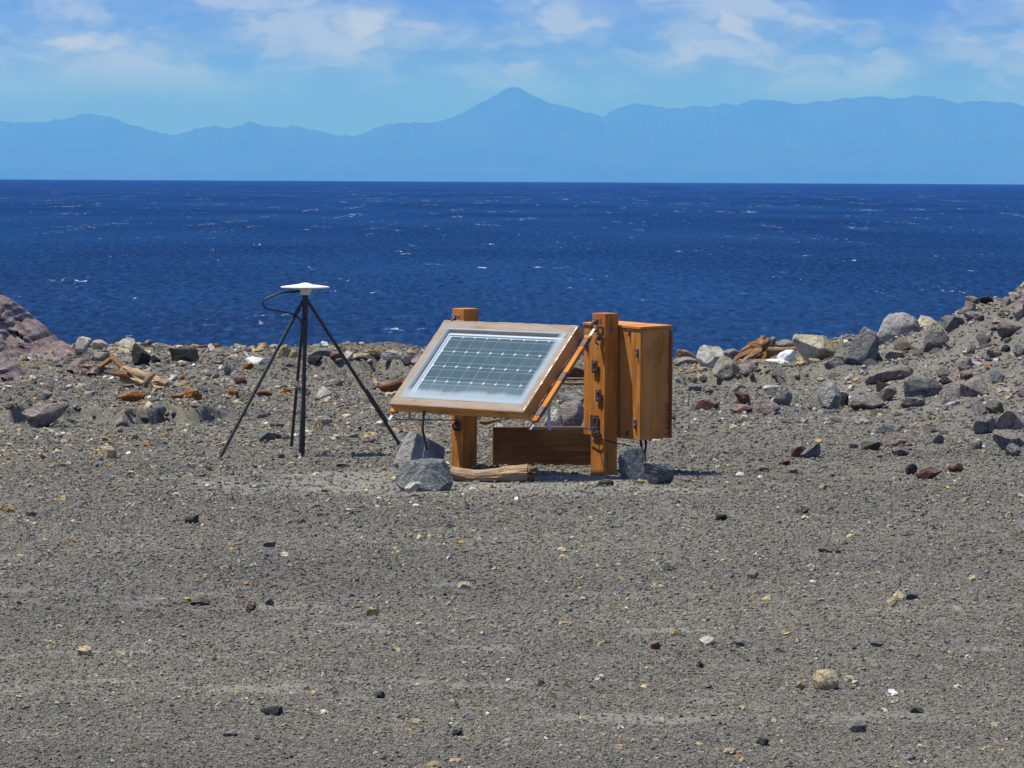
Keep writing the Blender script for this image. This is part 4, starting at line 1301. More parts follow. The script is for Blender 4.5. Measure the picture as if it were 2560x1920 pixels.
def wood(name, c1, c2, c3, weather=None, knots=True, rough=.62, grain=1.0, bump=.35, stain=(0.10, 0.045, 0.02)):
    """timber with its grain along local X"""
    def f(t, b):
        tcn = t.new('ShaderNodeTexCoord')
        oi = t.new('ShaderNodeObjectInfo')
        p = t.vec('ADD', tcn.outputs['Object'], t.vec('SCALE', (3.1, 5.3, 2.7), scale=t.math('MULTIPLY', oi.outputs['Random'], 9)))
        a = t.noise(t.vec('MULTIPLY', p, (1.4 * grain, 26 * grain, 26 * grain)), 1, 5, .62, dist=.8)
        fi = t.noise(t.vec('MULTIPLY', p, (6, 190, 190)), 1, 3, .6)
        lo = t.noise(p, 4.5, 4, .6)
        c = t.ramp(t.math('ADD', t.math('MULTIPLY', a, .7), t.math('MULTIPLY', fi, .3)), [(.32, c1), (.5, c2), (.68, c3)])
        c = t.mix(t.map(lo, .45, .70, 0, .8), c, c1)
        run = t.noise(t.vec('MULTIPLY', p, (.9, 17, 17)), 1, 5, .7)
        c = t.mix(t.map(run, .52, .66, 0, .6), c, tuple(.55 * q for q in c1))
        c = t.mix(t.map(run, .42, .30, 0, .35), c, (.46, .30, .16))
        if knots:
            v = t.voro(t.vec('MULTIPLY', p, (2.6, 9, 9)), 1)
            c = t.mix(t.map(v, .13, .04, 0, .8), c, stain)
        chk = t.math('ABSOLUTE', t.math('SUBTRACT', t.noise(t.vec('MULTIPLY', p, (1.1, 15, 15)), 1, 3, .5), .5))
        c = t.mix(t.math('MULTIPLY', t.map(chk, .010, .003, 0, 1), t.map(lo, .45, .60, 0, .45)), c, (.045, .022, .012))
        ss = t.noise(t.vec('MULTIPLY', p, (1.6, 9, 9)), 1, 4, .65)
        c = t.mix(t.map(ss, .60, .72, 0, .65), c, stain)
        if weather:
            wn = t.noise(p, 7, 5, .65)
            c = t.mix(t.map(wn, .42, .62, 0, .85), c, weather)
        return {'Base Color': c, 'Roughness': rough, 'Specular IOR Level': .14,
                'Normal': t.bump(t.math('ADD', a, t.math('MULTIPLY', fi, .6)), bump, .004)}
    return material(name, f)


W_PINE = wood('stained_pine', (.36, .135, .028), (.52, .225, .055), (.64, .31, .09))
W_POST = wood('stained_pine_post', (.31, .105, .018), (.45, .175, .032), (.54, .235, .055))
W_PLY = wood('stained_plywood', (.36, .135, .028), (.50, .205, .048), (.60, .27, .075), knots=False, grain=.6)
W_BEAM = wood('footing_plank_timber', (.13, .062, .020), (.20, .098, .032), (.27, .14, .048))  # timber colour darkened further so the plank's face looks shaded
W_RAIL = wood('frame_pine', (.32, .14, .036), (.47, .225, .068), (.58, .31, .10))


def simple(name, col, rough=.5, metal=0.0, spec=.5, nscale=0, c2=None, bump=.3, th=(.45, .6)):
    def f(t, b):
        r_ = {'Base Color': (*col, 1), 'Roughness': rough, 'Metallic': metal, 'Specular IOR Level': spec}
        if nscale:
            p = t.new('ShaderNodeTexCoord').outputs['Object']
            n = t.noise(p, nscale, 5, .65)
            r_['Base Color'] = t.mix(t.map(n, *th), (*col, 1), (*(c2 or col), 1))
            r_['Normal'] = t.bump(n, bump, .3 / nscale)
        return r_
    return material(name, f)


ALU = simple('aluminium', (.42, .45, .48), .45, .5, nscale=30, c2=(.45, .47, .5), bump=.1)
STEEL = simple('dull_steel_rod', (.20, .21, .23), .45, .6)
RUST = simple('rusty_bracket', (.20, .12, .09), .8, .2, nscale=60, c2=(.075, .035, .025))
IRON = simple('black_iron_bracket', (.028, .022, .020), .8, 0, nscale=50, c2=(.05, .03, .022))
RUSTY_PLATE = simple('weathered_bracket_plate', (.30, .24, .22), .6, .3, nscale=45, c2=(.11, .06, .05))
BLACK = simple('black_conduit', (.020, .020, .022), .55, nscale=40, c2=(.034, .032, .032))
REBAR = simple('dark_ribbed_bar', (.022, .022, .025), .6, nscale=60, c2=(.045, .04, .038))
CABLE = simple('black_cable', (.012, .012, .014), .45)
WHITE = simple('white_antenna_plastic', (.74, .73, .68), .45, nscale=12, c2=(.66, .64, .57), bump=.05)


def board(name, L, W_, T, mat, M4, parent, bevel=.003, wob=0.0):
    """box with grain along X, its corner at the local origin, extents 0..L, 0..W_, 0..T"""
    bm = bmesh.new()
    bmesh.ops.create_cube(bm, size=1.0)
    for v in bm.verts:
        v.co = Vector(((v.co.x + .5) * L, (v.co.y + .5) * W_, (v.co.z + .5) * T))
    if bevel:
        bmesh.ops.bevel(bm, geom=bm.edges[:], offset=min(bevel, T * .3, W_ * .3), segments=2, affect='EDGES', profile=.6)
    me = bpy.data.meshes.new(name)
    bm.to_mesh(me)
    bm.free()
    o = link(name, me, mat)
    put(o, M4, parent)
    return o


def put(o, M4, parent):
    if parent is not None:
        o.parent = parent
        o.matrix_parent_inverse = Matrix.Identity(4)
        o.matrix_basis = parent.matrix_basis.inverted() @ M4 if parent.parent is None else \
            (parent.parent.matrix_basis @ parent.matrix_basis).inverted() @ M4
    else:
        o.matrix_basis = M4


def frame(o, x, y, z):
    m = Matrix.Identity(4)
    for i, a in enumerate((x, y, z)):
        m.col[i].xyz = Vector(a)
    m.col[3].xyz = Vector(o)
    return m


def empty(name, loc, label, cat, group=None):
    o = bpy.data.objects.new(name, None)
    COL.objects.link(o)
    o.matrix_basis = Matrix.Translation(loc)
    o.empty_display_size = .1
    return tag(o, label, cat, group)


def tube_mesh(name, pts, rad, seg=10, rib=None, cap=True, nseed=None, namp=0, close=False, flat=None):
    """tube through points; rad scalar or list; carries a UV map (metres along, round)"""
    pts = [Vector(p) for p in pts]
    n = len(pts)
    rad = [rad] * n if np.isscalar(rad) else list(rad)
    T = []
    for i in range(n):
        d = (pts[min(i + 1, n - 1)] - pts[max(i - 1, 0)])
        T.append(d.normalized())
    up = Vector((0, 0, 1)) if abs(T[0].z) < .9 else Vector((0, 1, 0))
    nrm = (up - T[0] * up.dot(T[0])).normalized()
    verts, faces, uv = [], [], []
    s = 0
    for i in range(n):
        if i:
            s += (pts[i] - pts[i - 1]).length
            nrm = (nrm - T[i] * nrm.dot(T[i])).normalized()
        bi = T[i].cross(nrm)
        for j in range(seg):
            a = 2 * PI * j / seg
            r_ = rad[i]
            if rib:
                r_ *= 1 + rib[1] * (0.5 + 0.5 * math.sin(2 * PI * s / rib[0] + a)) ** 3
            if nseed is not None:
                q = Vector((math.cos(a) * 1.6, math.sin(a) * 1.6, s * 5 / max(1, 1))) + Vector((nseed, nseed * .7, 0))
                r_ *= 1 + namp * noise.fractal(q, .8, 2.0, 4) + namp * .8 * noise.noise(Vector((math.cos(a) * 4.5, math.sin(a) * 4.5, s * 1.3 + nseed))) - namp * .9 * max(0, .35 - abs(noise.noise(Vector((math.cos(a) * 7, math.sin(a) * 7, s * 2.2 + nseed * 3))) * 3))
            k = math.sin(a) * r_ * (flat or 1)
            verts.append(pts[i] + nrm * math.cos(a) * r_ + bi * k)
            uv.append((s, j / seg))
    for i in range(n - 1):
        for j in range(seg):
            a, b = i * seg + j, i * seg + (j + 1) % seg
            faces.append((a, b, b + seg, a + seg))
    if cap:
        faces.append(tuple(range(seg))[::-1])
        faces.append(tuple((n - 1) * seg + j for j in range(seg)))
    me = mesh_from(name, verts, faces)
    ul = me.uv_layers.new(name='grain')
    for p in me.polygons:
        for li, vi in zip(p.loop_indices, p.vertices):
            u = list(uv[vi])
            if len(p.vertices) == 4 and u[1] == 0 and any(uv[q][1] > .6 for q in p.vertices):
                u[1] = 1.0
            ul.data[li].uv = u
    return me


def bez(P, n=24):
    """Catmull-Rom through points"""
    P = [Vector(p) for p in P]
    P = [P[0] * 2 - P[1]] + P + [P[-1] * 2 - P[-2]]
    out_ = []
    m = len(P) - 3
    for i in range(m):
        k = max(2, n // m)
        for j in range(k + (i == m - 1)):
            t_ = j / k
            a, b, c, d_ = P[i:i + 4]
            out_.append(.5 * ((2 * b) + (c - a) * t_ + (2 * a - 5 * b + 4 * c - d_) * t_ ** 2 + (3 * b - a - 3 * c + d_) * t_ ** 3))
    return out_


def part_tube(name, pts, rad, mat, parent, **kw):
    base = Vector(pts[0])
    me = tube_mesh(name, [Vector(p) - base for p in pts], rad, **kw)
    o = link(name, me, mat, smooth=True)
    try:
        me.set_sharp_from_angle(angle=math.radians(50))
    except Exception:
        pass
    put(o, Matrix.Translation(base), parent)
    return o


def bolt(P, n, parent, r_=.007, mat=None):
    n = Vector(n).normalized()
    return part_tube('bolt', [P, P + n * .004, P + n * .0041, P + n * .010], [r_ * 1.7, r_ * 1.7, r_, r_ * .85], mat or RUST, parent, seg=8)


UP = Vector((0, 0, 1))
LEAN = Matrix.Rotation(math.radians(1.6), 3, 'X')

# the two square posts
PW = .127


def post(px, py, top_py, theta, label):
    N = footing(px, py)
    a = Vector((math.cos(theta), -math.sin(theta), 0))
    b = Vector((math.sin(theta), math.cos(theta), 0))
    e = empty('timber_post', N, label, 'post', 'square posts of the solar panel')
    up = LEAN @ UP
    H = 1.0
    for _ in range(4):
        H += (proj(N + up * H)[1] - top_py) * N.y / F
    m = frame(N - a * PW - up * .12, up, a, b)
    board('timber', H + .12, PW, PW, W_POST, m, e, .004)
    return N, a, b, up, H, e


NL, aL, bL, uL, HL, postL = post(1156, 1173, 772, math.radians(51), 'square stained timber post behind the left end of the solar panel')
NR, aR, bR, uR, HR, postR = post(1508, 1189, 784, math.radians(47.5), 'square stained timber post between the solar panel and the wooden box')


def on_post(N, a, b, up, H, top_py, px, py, face='L'):
    """a point of a post's face seen at a pixel"""
    d = a if face == 'L' else b
    P0 = N
    P0 = along(N + up * H * .5, d, px)
    P0 = P0 - up * (P0 - N).dot(up)
    k = .5
    for _ in range(5):
        k += (proj(P0 + up * k)[1] - py) * N.y / F
    return P0 + up * k


def plate(name, P, ax, upv, nrm, w_, h_, t_, mat, parent, nb=1, bm_=None):
    """small fixing plate lying on a face, centred on P"""
    o = board(name, h_, w_, t_, mat, frame(P - ax * w_ / 2 - upv * h_ / 2 + nrm * .001, upv, ax, nrm), parent, .0012)
    for i in range(nb):
        k = 0 if nb == 1 else (i / (nb - 1) - .5) * .6
        bo = part_tube('bolt', [P + upv * h_ * k + nrm * (t_ + .001), P + upv * h_ * k + nrm * (t_ + .009)], [.008, .006], RUST, None, seg=8)
        bo.parent = o
        bo.matrix_parent_inverse = Matrix.Identity(4)
        bo.matrix_basis = (parent.matrix_basis @ o.matrix_basis).inverted() @ bo.matrix_basis
    return o


def hook(P, nrm, upv, parent, mat, s=1.0):
    return part_tube('hook', bez([P, P + nrm * .02 * s, P + nrm * .034 * s - upv * .012 * s, P + nrm * .026 * s - upv * .034 * s, P + nrm * .008 * s - upv * .04 * s], 16),
                     .006 * s, mat, parent, seg=8)


AL = (NL, aL, bL, uL, HL, 772)
AR = (NR, aR, bR, uR, HR, 784)
# fixings on the left post
P1 = on_post(*AL, 1139, 795)
plate('bracket', P1, aL, uL, -bL, .085, .050, .004, RUSTY_PLATE, postL, 2)
hook(P1 - uL * .004, -bL, uL, postL, RUST)
P1 = on_post(*AL, 1145, 1058)
plate('bracket', P1, aL, uL, -bL, .050, .055, .006, IRON, postL, 1)
hook(P1, -bL, uL, postL, IRON, 1.2)
plate('bracket', on_post(*AL, 1142, 1073), aL, uL, -bL, .07, .016, .005, IRON, postL, 0)
# fixings on the right post
P1 = on_post(*AR, 1492, 804)
plate('bracket', P1, aR, uR, -bR, .075, .045, .006, RUST, postR, 2)
hook(P1, -bR, uR, postR, RUST, 1.6)
plate('bracket', on_post(*AR, 1500, 832), aR, uR, -bR, .028, .05, .004, RUSTY_PLATE, postR, 1)
P1 = on_post(*AR, 1497, 846)
plate('bracket', P1, aR, uR, -bR, .035, .03, .005, RUST, postR, 1)
hook(P1, -bR, uR, postR, RUST)
plate('bracket', on_post(*AR, 1487, 917), aR, uR, -bR, .055, .085, .006, IRON, postR, 2)
plate('bracket', on_post(*AR, 1497, 989), aR, uR, -bR, .050, .080, .006, IRON, postR, 2)
plate('bracket', on_post(*AR, 1487, 1058), aR, uR, -bR, .078, .110, .006, IRON, postR, 2)
plate('bracket', on_post(*AR, 1492, 1083), aR, uR, -bR, .078, .035, .012, IRON, postR, 1)

# ------------------------------------------------------------------ the solar panel in its timber frame
TH = math.radians(45)
pa = Vector((math.cos(TH), -math.sin(TH), 0))       # along the panel, to the right and nearer
pu = Vector((math.sin(TH), math.cos(TH), 0))        # level direction from front to back
TR = at(1447.4, 815.4, NR.y - .30)
TLp = along(TR, -pa, 1111.3)
BRx = along(TR, -pu, 1308.7)
BR = at(1308.7, 1031.8, BRx.y)
PL = (TR - TLp).length
pv_ = (TR - BR)
PS = pv_.length
pv_.normalize()
pn = pa.cross(pv_).normalized()                      # out of the face: up and towards the left front
BL = BR - pa * PL
panel = empty('solar_panel', Vector((BL.x, BL.y, gz1(BL.x, BL.y))) + pa * PL / 2, 'solar panel under a milky cover in a tilted timber frame', 'solar panel')
FT = .075
pf = frame(BL, pa, pv_, pn)


def on_panel(name, a0, a1, b0, b1, z0, z1, mat, bevel=.002, vert=False, parent=None):
    O = BL + pa * a0 + pv_ * b0 + pn * z0
    if vert:
        m = frame(O + pa * (a1 - a0), pv_, -pa, pn)
        return board(name, b1 - b0, a1 - a0, z1 - z0, mat, m, parent or panel, bevel)
    return board(name, a1 - a0, b1 - b0, z1 - z0, mat, frame(O, pa, pv_, pn), parent or panel, bevel)


RW = .062
on_panel('frame_rail', 0, PL, 0, RW, -FT, 0, W_RAIL)
on_panel('frame_rail', 0, PL, PS - RW, PS, -FT, 0, W_RAIL)
on_panel('frame_rail', 0, RW, RW + .001, PS - RW - .001, -FT, -.0005, W_RAIL, vert=True)
on_panel('frame_rail', PL - RW, PL, RW + .001, PS - RW - .001, -FT, -.0005, W_RAIL, vert=True)
on_panel('back_board', RW + .001, PL - RW - .001, RW + .001, PS - RW - .001, -FT + .004, -FT + .014,
         simple('grey_mauve_backing', (.19, .17, .18), .8, nscale=6, c2=(.14, .12, .125)), 0)
a0, a1, b0, b1 = .083 * PL, .940 * PL, .125 * PS, .868 * PS
mod = on_panel('solar_module', a0, a1, b0, b1, -.046, -.024, simple('module_white_backsheet', (.62, .65, .67), .4), .002)
rail_m = simple('module_edge_aluminium', (.80, .82, .84), .3, .3)
# sub-parts of the module: four edge strips, 36 cells and the wires across them


def sub(name, o0, o1, p0, p1, z0, z1, mat, me=None):
    O = BL + pa * o0 + pv_ * p0 + pn * z0
    if me is None:
        bm = bmesh.new()
        bmesh.ops.create_cube(bm, size=1.0)
        for v in bm.verts:
            v.co = Vector(((v.co.x + .5) * (o1 - o0), (v.co.y + .5) * (p1 - p0), (v.co.z + .5) * (z1 - z0)))
        me = bpy.data.meshes.new(name)
        bm.to_mesh(me)
        me.materials.append(mat)
    o = bpy.data.objects.new(name, me)
    COL.objects.link(o)
    put(o, frame(O, pa, pv_, pn), None)
    o.parent = mod
    o.matrix_parent_inverse = Matrix.Identity(4)
    o.matrix_basis = (panel.matrix_basis @ mod.matrix_basis).inverted() @ frame(O, pa, pv_, pn)
    return o


e_ = .010
sub('edge_strip', a0 - .004, a1 + .004, b0 - .004, b0 + e_, -.045, -.016, rail_m)
sub('edge_strip', a0 - .004, a1 + .004, b1 - e_, b1 + .004, -.045, -.016, rail_m)
sub('edge_strip', a0 - .004, a0 + e_, b0 + e_ + .0005, b1 - e_ - .0005, -.045, -.0162, rail_m)
sub('edge_strip', a1 - e_, a1 + .004, b0 + e_ + .0005, b1 - e_ - .0005, -.045, -.0162, rail_m)
c0, c1, r0, r1 = .106 * PL, .926 * PL, .148 * PS, .843 * PS
cw, rh = (c1 - c0) / 9, (r1 - r0) / 4


def cell_mat(t, b):
    p = t.new('ShaderNodeTexCoord').outputs['Object']
    n = t.noise(p, 20, 3, .5)
    return {'Base Color': t.mix(n, (.008, .032, .038, 1), (.014, .046, .054, 1)), 'Roughness': .28, 'Specular IOR Level': .5}


CELL = material('silicon_cell', cell_mat)
g_, ch = .0022, .009
xx, yy = cw - 2 * g_, rh - 2 * g_
oct_ = [(ch, 0), (xx - ch, 0), (xx, ch), (xx, yy - ch), (xx - ch, yy), (ch, yy), (0, yy - ch), (0, ch)]
cme = mesh_from('solar_cell', [(x, y, 0) for x, y in oct_] + [(x, y, .0012) for x, y in oct_],
                [tuple(range(8))[::-1], tuple(range(8, 16))] + [(i, (i + 1) % 8, 8 + (i + 1) % 8, 8 + i) for i in range(8)])
cme.materials.append(CELL)
for i in range(9):
    for k in range(4):
        sub('solar_cell', c0 + i * cw + g_, 0, r0 + k * rh + g_, 0, -.0235, 0, CELL, cme)
WIRE = simple('busbar_tin', (.42, .48, .52), .4, .4)
for k in range(4):
    for q in (.24, .76):
        y = r0 + (k + q) * rh
        sub('busbar', c0, c1, y - .0008, y + .0008, -.0222, -.0212, WIRE)


# the milky sheet that seals the whole front
def cover(t, b):
    p = t.new('ShaderNodeTexCoord').outputs['Object']
    x, y, z = t.sep(p)
    n = t.noise(p, 6.5, 5, .62)
    n2 = t.noise(t.vec('MULTIPLY', p, (3, 9, 1)), 1, 4, .6)
    nn = t.math('MULTIPLY', t.math('SUBTRACT', n, .5), .09)
    yy_ = t.math('ADD', y, t.math('MULTIPLY', t.math('SUBTRACT', t.noise(t.vec('MULTIPLY', p, (3.2, 0, 0)), 1, 4, .6), .5), .12))
    xx_ = t.math('ADD', x, t.math('MULTIPLY', nn, .45))
    # distance inside the rim
    dx = t.math('MINIMUM', x, t.math('SUBTRACT', PL, x))
    dy = t.math('MINIMUM', y, t.math('SUBTRACT', PS, y))
    ed = t.math('MINIMUM', dx, dy)
    rim = t.map(t.math('ADD', ed, t.math('MULTIPLY', nn, .12)), RW + .008, RW - .002)
    lip = t.math('MULTIPLY', t.map(t.math('ADD', ed, t.math('MULTIPLY', nn, .2)), RW + .001, RW + .008), t.map(ed, RW + .022, RW + .010))
    fog_b = t.map(yy_, .180, .105)
    fog_b2 = t.math('MULTIPLY', t.map(yy_, .34, .15), .12)
    fog_r = t.math('MULTIPLY', t.map(xx_, PL - .15, PL - .085), .5)
    fog_l = t.math('MULTIPLY', t.map(xx_, .135, .085), .25)
    f = t.math('MAXIMUM', t.math('MULTIPLY', fog_b, .5), t.math('MAXIMUM', t.math('MAXIMUM', fog_r, fog_l), fog_b2))
    f = t.math('MAXIMUM', f, t.math('ADD', .020, t.math('MULTIPLY', n, .06)))
    inner_ = t.math('MINIMUM', f, .86)
    rimf = t.math('ADD', .16, t.math('MULTIPLY', t.map(n2, .35, .6), .24))
    cover_ = t.mix(rim, (1, 1, 1, 1), (1, 1, 1, 1))
    fac = t.math('ADD', t.math('MULTIPLY', rim, rimf), t.math('MULTIPLY', t.math('SUBTRACT', 1.0, rim), inner_))
    fac = t.math('MAXIMUM', fac, t.math('MULTIPLY', lip, .55))
    fac = t.math('MAXIMUM', fac, t.map(ed, .006, .002, 0, .6))
    col = t.mix(rim, (.36, .44, .50, 1), (.42, .36, .295, 1))
    b.inputs['Roughness'].default_value = .45
    t.put(b.inputs['Base Color'], col)
    tr = t.new('ShaderNodeBsdfTransparent')
    tr.inputs[0].default_value = (.93, .96, .97, 1)
    gl = t.new('ShaderNodeBsdfGlossy')
    gl.inputs['Roughness'].default_value = .12
    fr = t.new('ShaderNodeFresnel')
    fr.inputs[0].default_value = 1.45
    m1 = t.new('ShaderNodeMixShader')
    bf = t.new('ShaderNodeNewGeometry').outputs['Backfacing']
    t.put(m1.inputs[0], t.math('MULTIPLY', t.math('MULTIPLY', fr.outputs[0], .8), t.math('SUBTRACT', 1.0, bf)))
    t.l.new(tr.outputs[0], m1.inputs[1])
    t.l.new(gl.outputs[0], m1.inputs[2])
    m2 = t.new('ShaderNodeMixShader')
    t.put(m2.inputs[0], fac)
    t.l.new(m1.outputs[0], m2.inputs[1])
    t.l.new(b.outputs[0], m2.inputs[2])
    return {'Surface': m2.outputs[0]}


# a thin sheet just proud of the rails, its edge a little uneven
nx, ny = 90, 50
Pn = np.zeros((ny, nx, 3))
uu, vv = np.meshgrid(np.linspace(0, 1, nx), np.linspace(0, 1, ny))
Pn[..., 0] = uu * PL
Pn[..., 1] = vv * PS
edge = np.minimum(np.minimum(uu, 1 - uu) * PL, np.minimum(vv, 1 - vv) * PS)
Pn[..., 2] = .003 + .004 * (fbm(uu * 9, vv * 5, 4, 3) - .5) * smooth(0, .05, edge)
on_e = edge < 1e-6
jit = (fbm(uu * 30, vv * 22, 4, 5) - .5) * .009
Pn[..., 0] += np.where(on_e & ((uu == 0) | (uu == 1)), jit, 0)
Pn[..., 1] += np.where(on_e & ((vv == 0) | (vv == 1)), jit, 0)
me = grid_mesh('cover_sheet', Pn)
o = link('cover_sheet', me, material('milky_cover', cover))
put(o, pf, panel)
sol = o.modifiers.new('thick', 'SOLIDIFY')
sol.thickness = .002
sol.offset = 1

# side battens with their aluminium bars, brown pads and struts
for side in (1, -1):
    a_0 = PL + .004 if side == 1 else -.060
    O = BL + pa * a_0 - pn * (FT + .026)
    board('side_batten', PS - .01, .058, .024, W_POST, frame(O + pa * .058, pv_, -pa, pn), panel, .002)
    board('metal_bar', PS + .125, .022, .005, ALU, frame(O - pv_ * .055 + pa * .028 - pn * .006, pv_, -pa, pn), panel, .001)
    if side == 1:
        for q in (.10, .50, .90):  # thin mauve-brown pads lying across the batten
            board('pad', .075, .062, .029, simple('brown_pad', (.13, .075, .065), .7, nscale=30, c2=(.09, .05, .045)),
                  frame(O + pv_ * (PS * q - .03) + pa * .060 - pn * .0015, pv_, -pa, pn), panel, .002)
barR = BL + pa * (PL + .03) - pn * (FT + .03) - pv_ * .05
barL = BL + pa * (-.03) - pn * (FT + .03) - pv_ * .05
PRr = on_post(*AR, 1489, 1071) - bR * .02
part_tube('stay_rod', [barR, barR + (PRr - barR) * .5 - UP * .003, PRr], .0045, STEEL, panel, seg=8)
PLl = on_post(*AL, 1146, 1050) - bL * .02
part_tube('stay_rod', [barL, barL + (PLl - barL) * .5, PLl], .0045, STEEL, panel, seg=8)
m_ = barR + (PRr - barR) * .28
board('strut', .34, .024, .004, ALU, frame(m_ - UP * .008 - Vector((.012, 0, 0)), UP, Vector((1, 0, 0)), Vector((0, -1, 0))), panel, .0008)
m_ = barL + (PLl - barL) * .27
board('strut', .16, .014, .006, STEEL, frame(m_ - UP * .004, UP, Vector((1, 0, 0)), Vector((0, -1, 0))), panel, .0008)
# feed cable from the underside down behind the boulders
c_ = BL + pa * PL * .30 - pn * (FT + .01) + pv_ * .08
cb = part_tube('cable', bez([at(1060, 1028, c_.y), at(1058, 1050, c_.y - .02), at(1057, 1075, c_.y - .02), at(1061, 1095, c_.y - .02), at(1068, 1125, c_.y - .02)], 24), .0085, CABLE, panel, seg=10)

# footing plank behind the right post
pf0 = footing(1232, 1164)
pf0.z = -.03
pf1 = along(Vector((pf0.x, pf0.y, 0)), Vector((.992, .12, 0)).normalized(), 1512)
pd = (pf1 - Vector((pf0.x, pf0.y, 0)))
Lp = pd.length
pd.normalize()
pb = Vector((-pd.y, pd.x, 0))
plank = board('footing_plank', Lp, .295, .055, W_BEAM, frame(pf0 + pb * .055, pd, UP, -pb), None, .004)
tag(plank, 'thick dark plank on edge on the ground behind the right post', 'plank')
plank2 = board('footing_plank', Lp * .55, .235, .045, W_PINE, frame(pf0 + pd * Lp * .42 + pb * .14, pd, UP, -pb), None, .004)
tag(plank2, 'shorter orange board standing just behind the thick dark plank', 'plank')
part = part_tube('wire', bez([on_post(*AR, 1478, 1106) - bR * .006, NR + uR * .245 - aR * .02 - bR * .012, on_post(*AR, 1541, 1108, 'R') + aR * .012,
                              at(1560, 1112, NR.y + .1), at(1578, 1115, NR.y + .1)], 24), .0035, CABLE, None, seg=6)
tag(part, 'thin dark wire wrapped round the right post near the ground', 'wire')

# ------------------------------------------------------------------ the wooden box on the back of the right post
BT = math.radians(48)
ba = Vector((math.cos(BT), -math.sin(BT), 0))
bb_ = Vector((math.sin(BT), math.cos(BT), 0))
C0 = along(NR + bR * (PW + .035), ba, 1600)
C = at(1599.5, 1100.7, C0.y)
left = along(C, -ba, 1459)
right = along(C, bb_, 1675.5)
BW, BD = (C - left).length, (C - right).length
bup = Matrix.Rotation(math.radians(1.9), 3, 'X') @ UP
ba2 = (ba - bup * ba.dot(bup)).normalized()
bb2 = bup.cross(ba2)
bb2 = -bb2 if bb2.dot(bb_) < 0 else bb2
BH = .75
for _ in range(4):
    BH += (proj(C + bup * BH)[1] - 823.5) * C.y / F
box = empty('equipment_box', Vector((C.x, C.y, gz1(C.x, C.y))), 'tall orange stained wooden box fixed behind the right post', 'box')
t_ = .018
O = C - ba2 * BW
bxf = lambda s_, b_, z_: O + ba2 * s_ + bb2 * b_ + bup * z_
board('front_panel', BH, BW, t_, W_PLY, frame(bxf(0, t_, 0), bup, ba2, -bb2), box, .0015)
board('side_panel', BH, BD - t_ - .001, t_, W_PLY, frame(bxf(BW, t_ + .001, 0), bup, bb2, -ba2), box, .0015)
board('side_panel', BH, BD - t_ - .001, t_, W_PLY, frame(bxf(t_, t_ + .001, 0), bup, bb2, -ba2), box, .0015)
board('back_panel', BH, BW - 2 * t_ - .002, t_, W_PLY, frame(bxf(t_ + .001, BD, 0), bup, ba2, -bb2), box, .0015)
board('base_panel', BW - 2 * t_ - .002, BD - 2 * t_ - .002, t_, W_PLY, frame(bxf(t_ + .001, t_ + .001, .001), ba2, bb2, bup), box, 0)
board('lid', BW + .012, BD + .014, .016, W_PLY, frame(bxf(-.006, -.008, BH + .001), ba2, bb2, bup), box, .002)
board('lid_rim', BW + .004, BD + .006, .012, W_PLY, frame(bxf(-.002, -.003, BH - .014), ba2, bb2, bup), box, .0015)
board('corner_trim', BH - .02, .016, .014, wood('red_brown_trim', (.16, .045, .02), (.22, .07, .03), (.28, .10, .04)), frame(bxf(BW + .001, BD - .014, .0), bup, bb2, ba2), box, .001)


def on_box(px, py, face='front'):
    d = ba2 if face == 'front' else bb2
    P0 = along(C + bup * .4, d, px)
    P0 = P0 - bup * (P0 - C).dot(bup)
    k = .4
    for _ in range(5):
        k += (proj(P0 + bup * k)[1] - py) * C.y / F
    P0 = P0 + bup * k
    # keep the column at that height
    P0 = P0 + d * ((px - proj(P0)[0]) / (proj(P0 + d * .1)[0] - proj(P0)[0]) * .1)
    return P0


for (px, py, w_, h_, m_) in [(1574, 829, .022, .034, RUSTY_PLATE), (1594, 879, .022, .048, RUSTY_PLATE), (1589, 1057, .026, .058, RUSTY_PLATE), (1569, 1082, .022, .034, RUST),
                             (1468, 866, .022, .034, RUSTY_PLATE)]:
    P0 = on_box(px, py)
    plate('latch', P0, ba2, bup, -bb2, w_, h_, .005, m_, box, 2)
    hook(P0 - bup * h_ * .3, -bb2, bup, box, RUST, .5)
# hand lettering running up the right edge of the shaded side
fc = bpy.data.curves.new('lettering', 'FONT')
fc.body = 'Laurith'
fc.size = .060
fc.extrude = .0008
fc.space_character = 1.28
fo = bpy.data.objects.new('lettering_tmp', fc)
dg = bpy.context.evaluated_depsgraph_get()
COL.objects.link(fo)
dg.update()
tm = bpy.data.meshes.new_from_object(fo.evaluated_get(dg))
bpy.data.objects.remove(fo)
tm.name = 'lettering'
tm.materials.clear()
lo = link('lettering', tm, simple('red_brown_marker', (.085, .025, .012), .7))
P0 = on_box(1671, 1088, 'side')
put(lo, frame(P0 + ba2 * .0022 - bup * 0, bup, -bb2, ba2), box)
for dpx, m_ in ((1601, BLACK), (1613, simple('brown_cable', (.05, .028, .022), .5))):
    part_tube('cable', bez([at(dpx, 1092, C.y + .12), at(dpx + 2, 1112, C.y + .1), at(1610 + (dpx - 1607) * .3, 1135, C.y + .06), at(1611 + (dpx - 1607) * .25, 1160, C.y + .02), at(1612, 1182, C.y)], 28),
              .0085, m_, box, seg=10)

# ------------------------------------------------------------------ the antenna on its tripod
YA = on_ground(759, 1139, 0).y + .12
trip = empty('antenna_stand', footing(757, 1136), 'black ribbed bar stand with four splayed legs carrying a white disc antenna', 'antenna stand')
apex = at(763, 745, YA)
hub = at(763, 737, YA)
part_tube('mast_socket', [at(763, 736.5, YA), at(763, 752, YA), at(763.3, 794, YA), at(763.3, 795, YA)], [.0225, .0225, .0215, .020], BLACK, trip, seg=20)


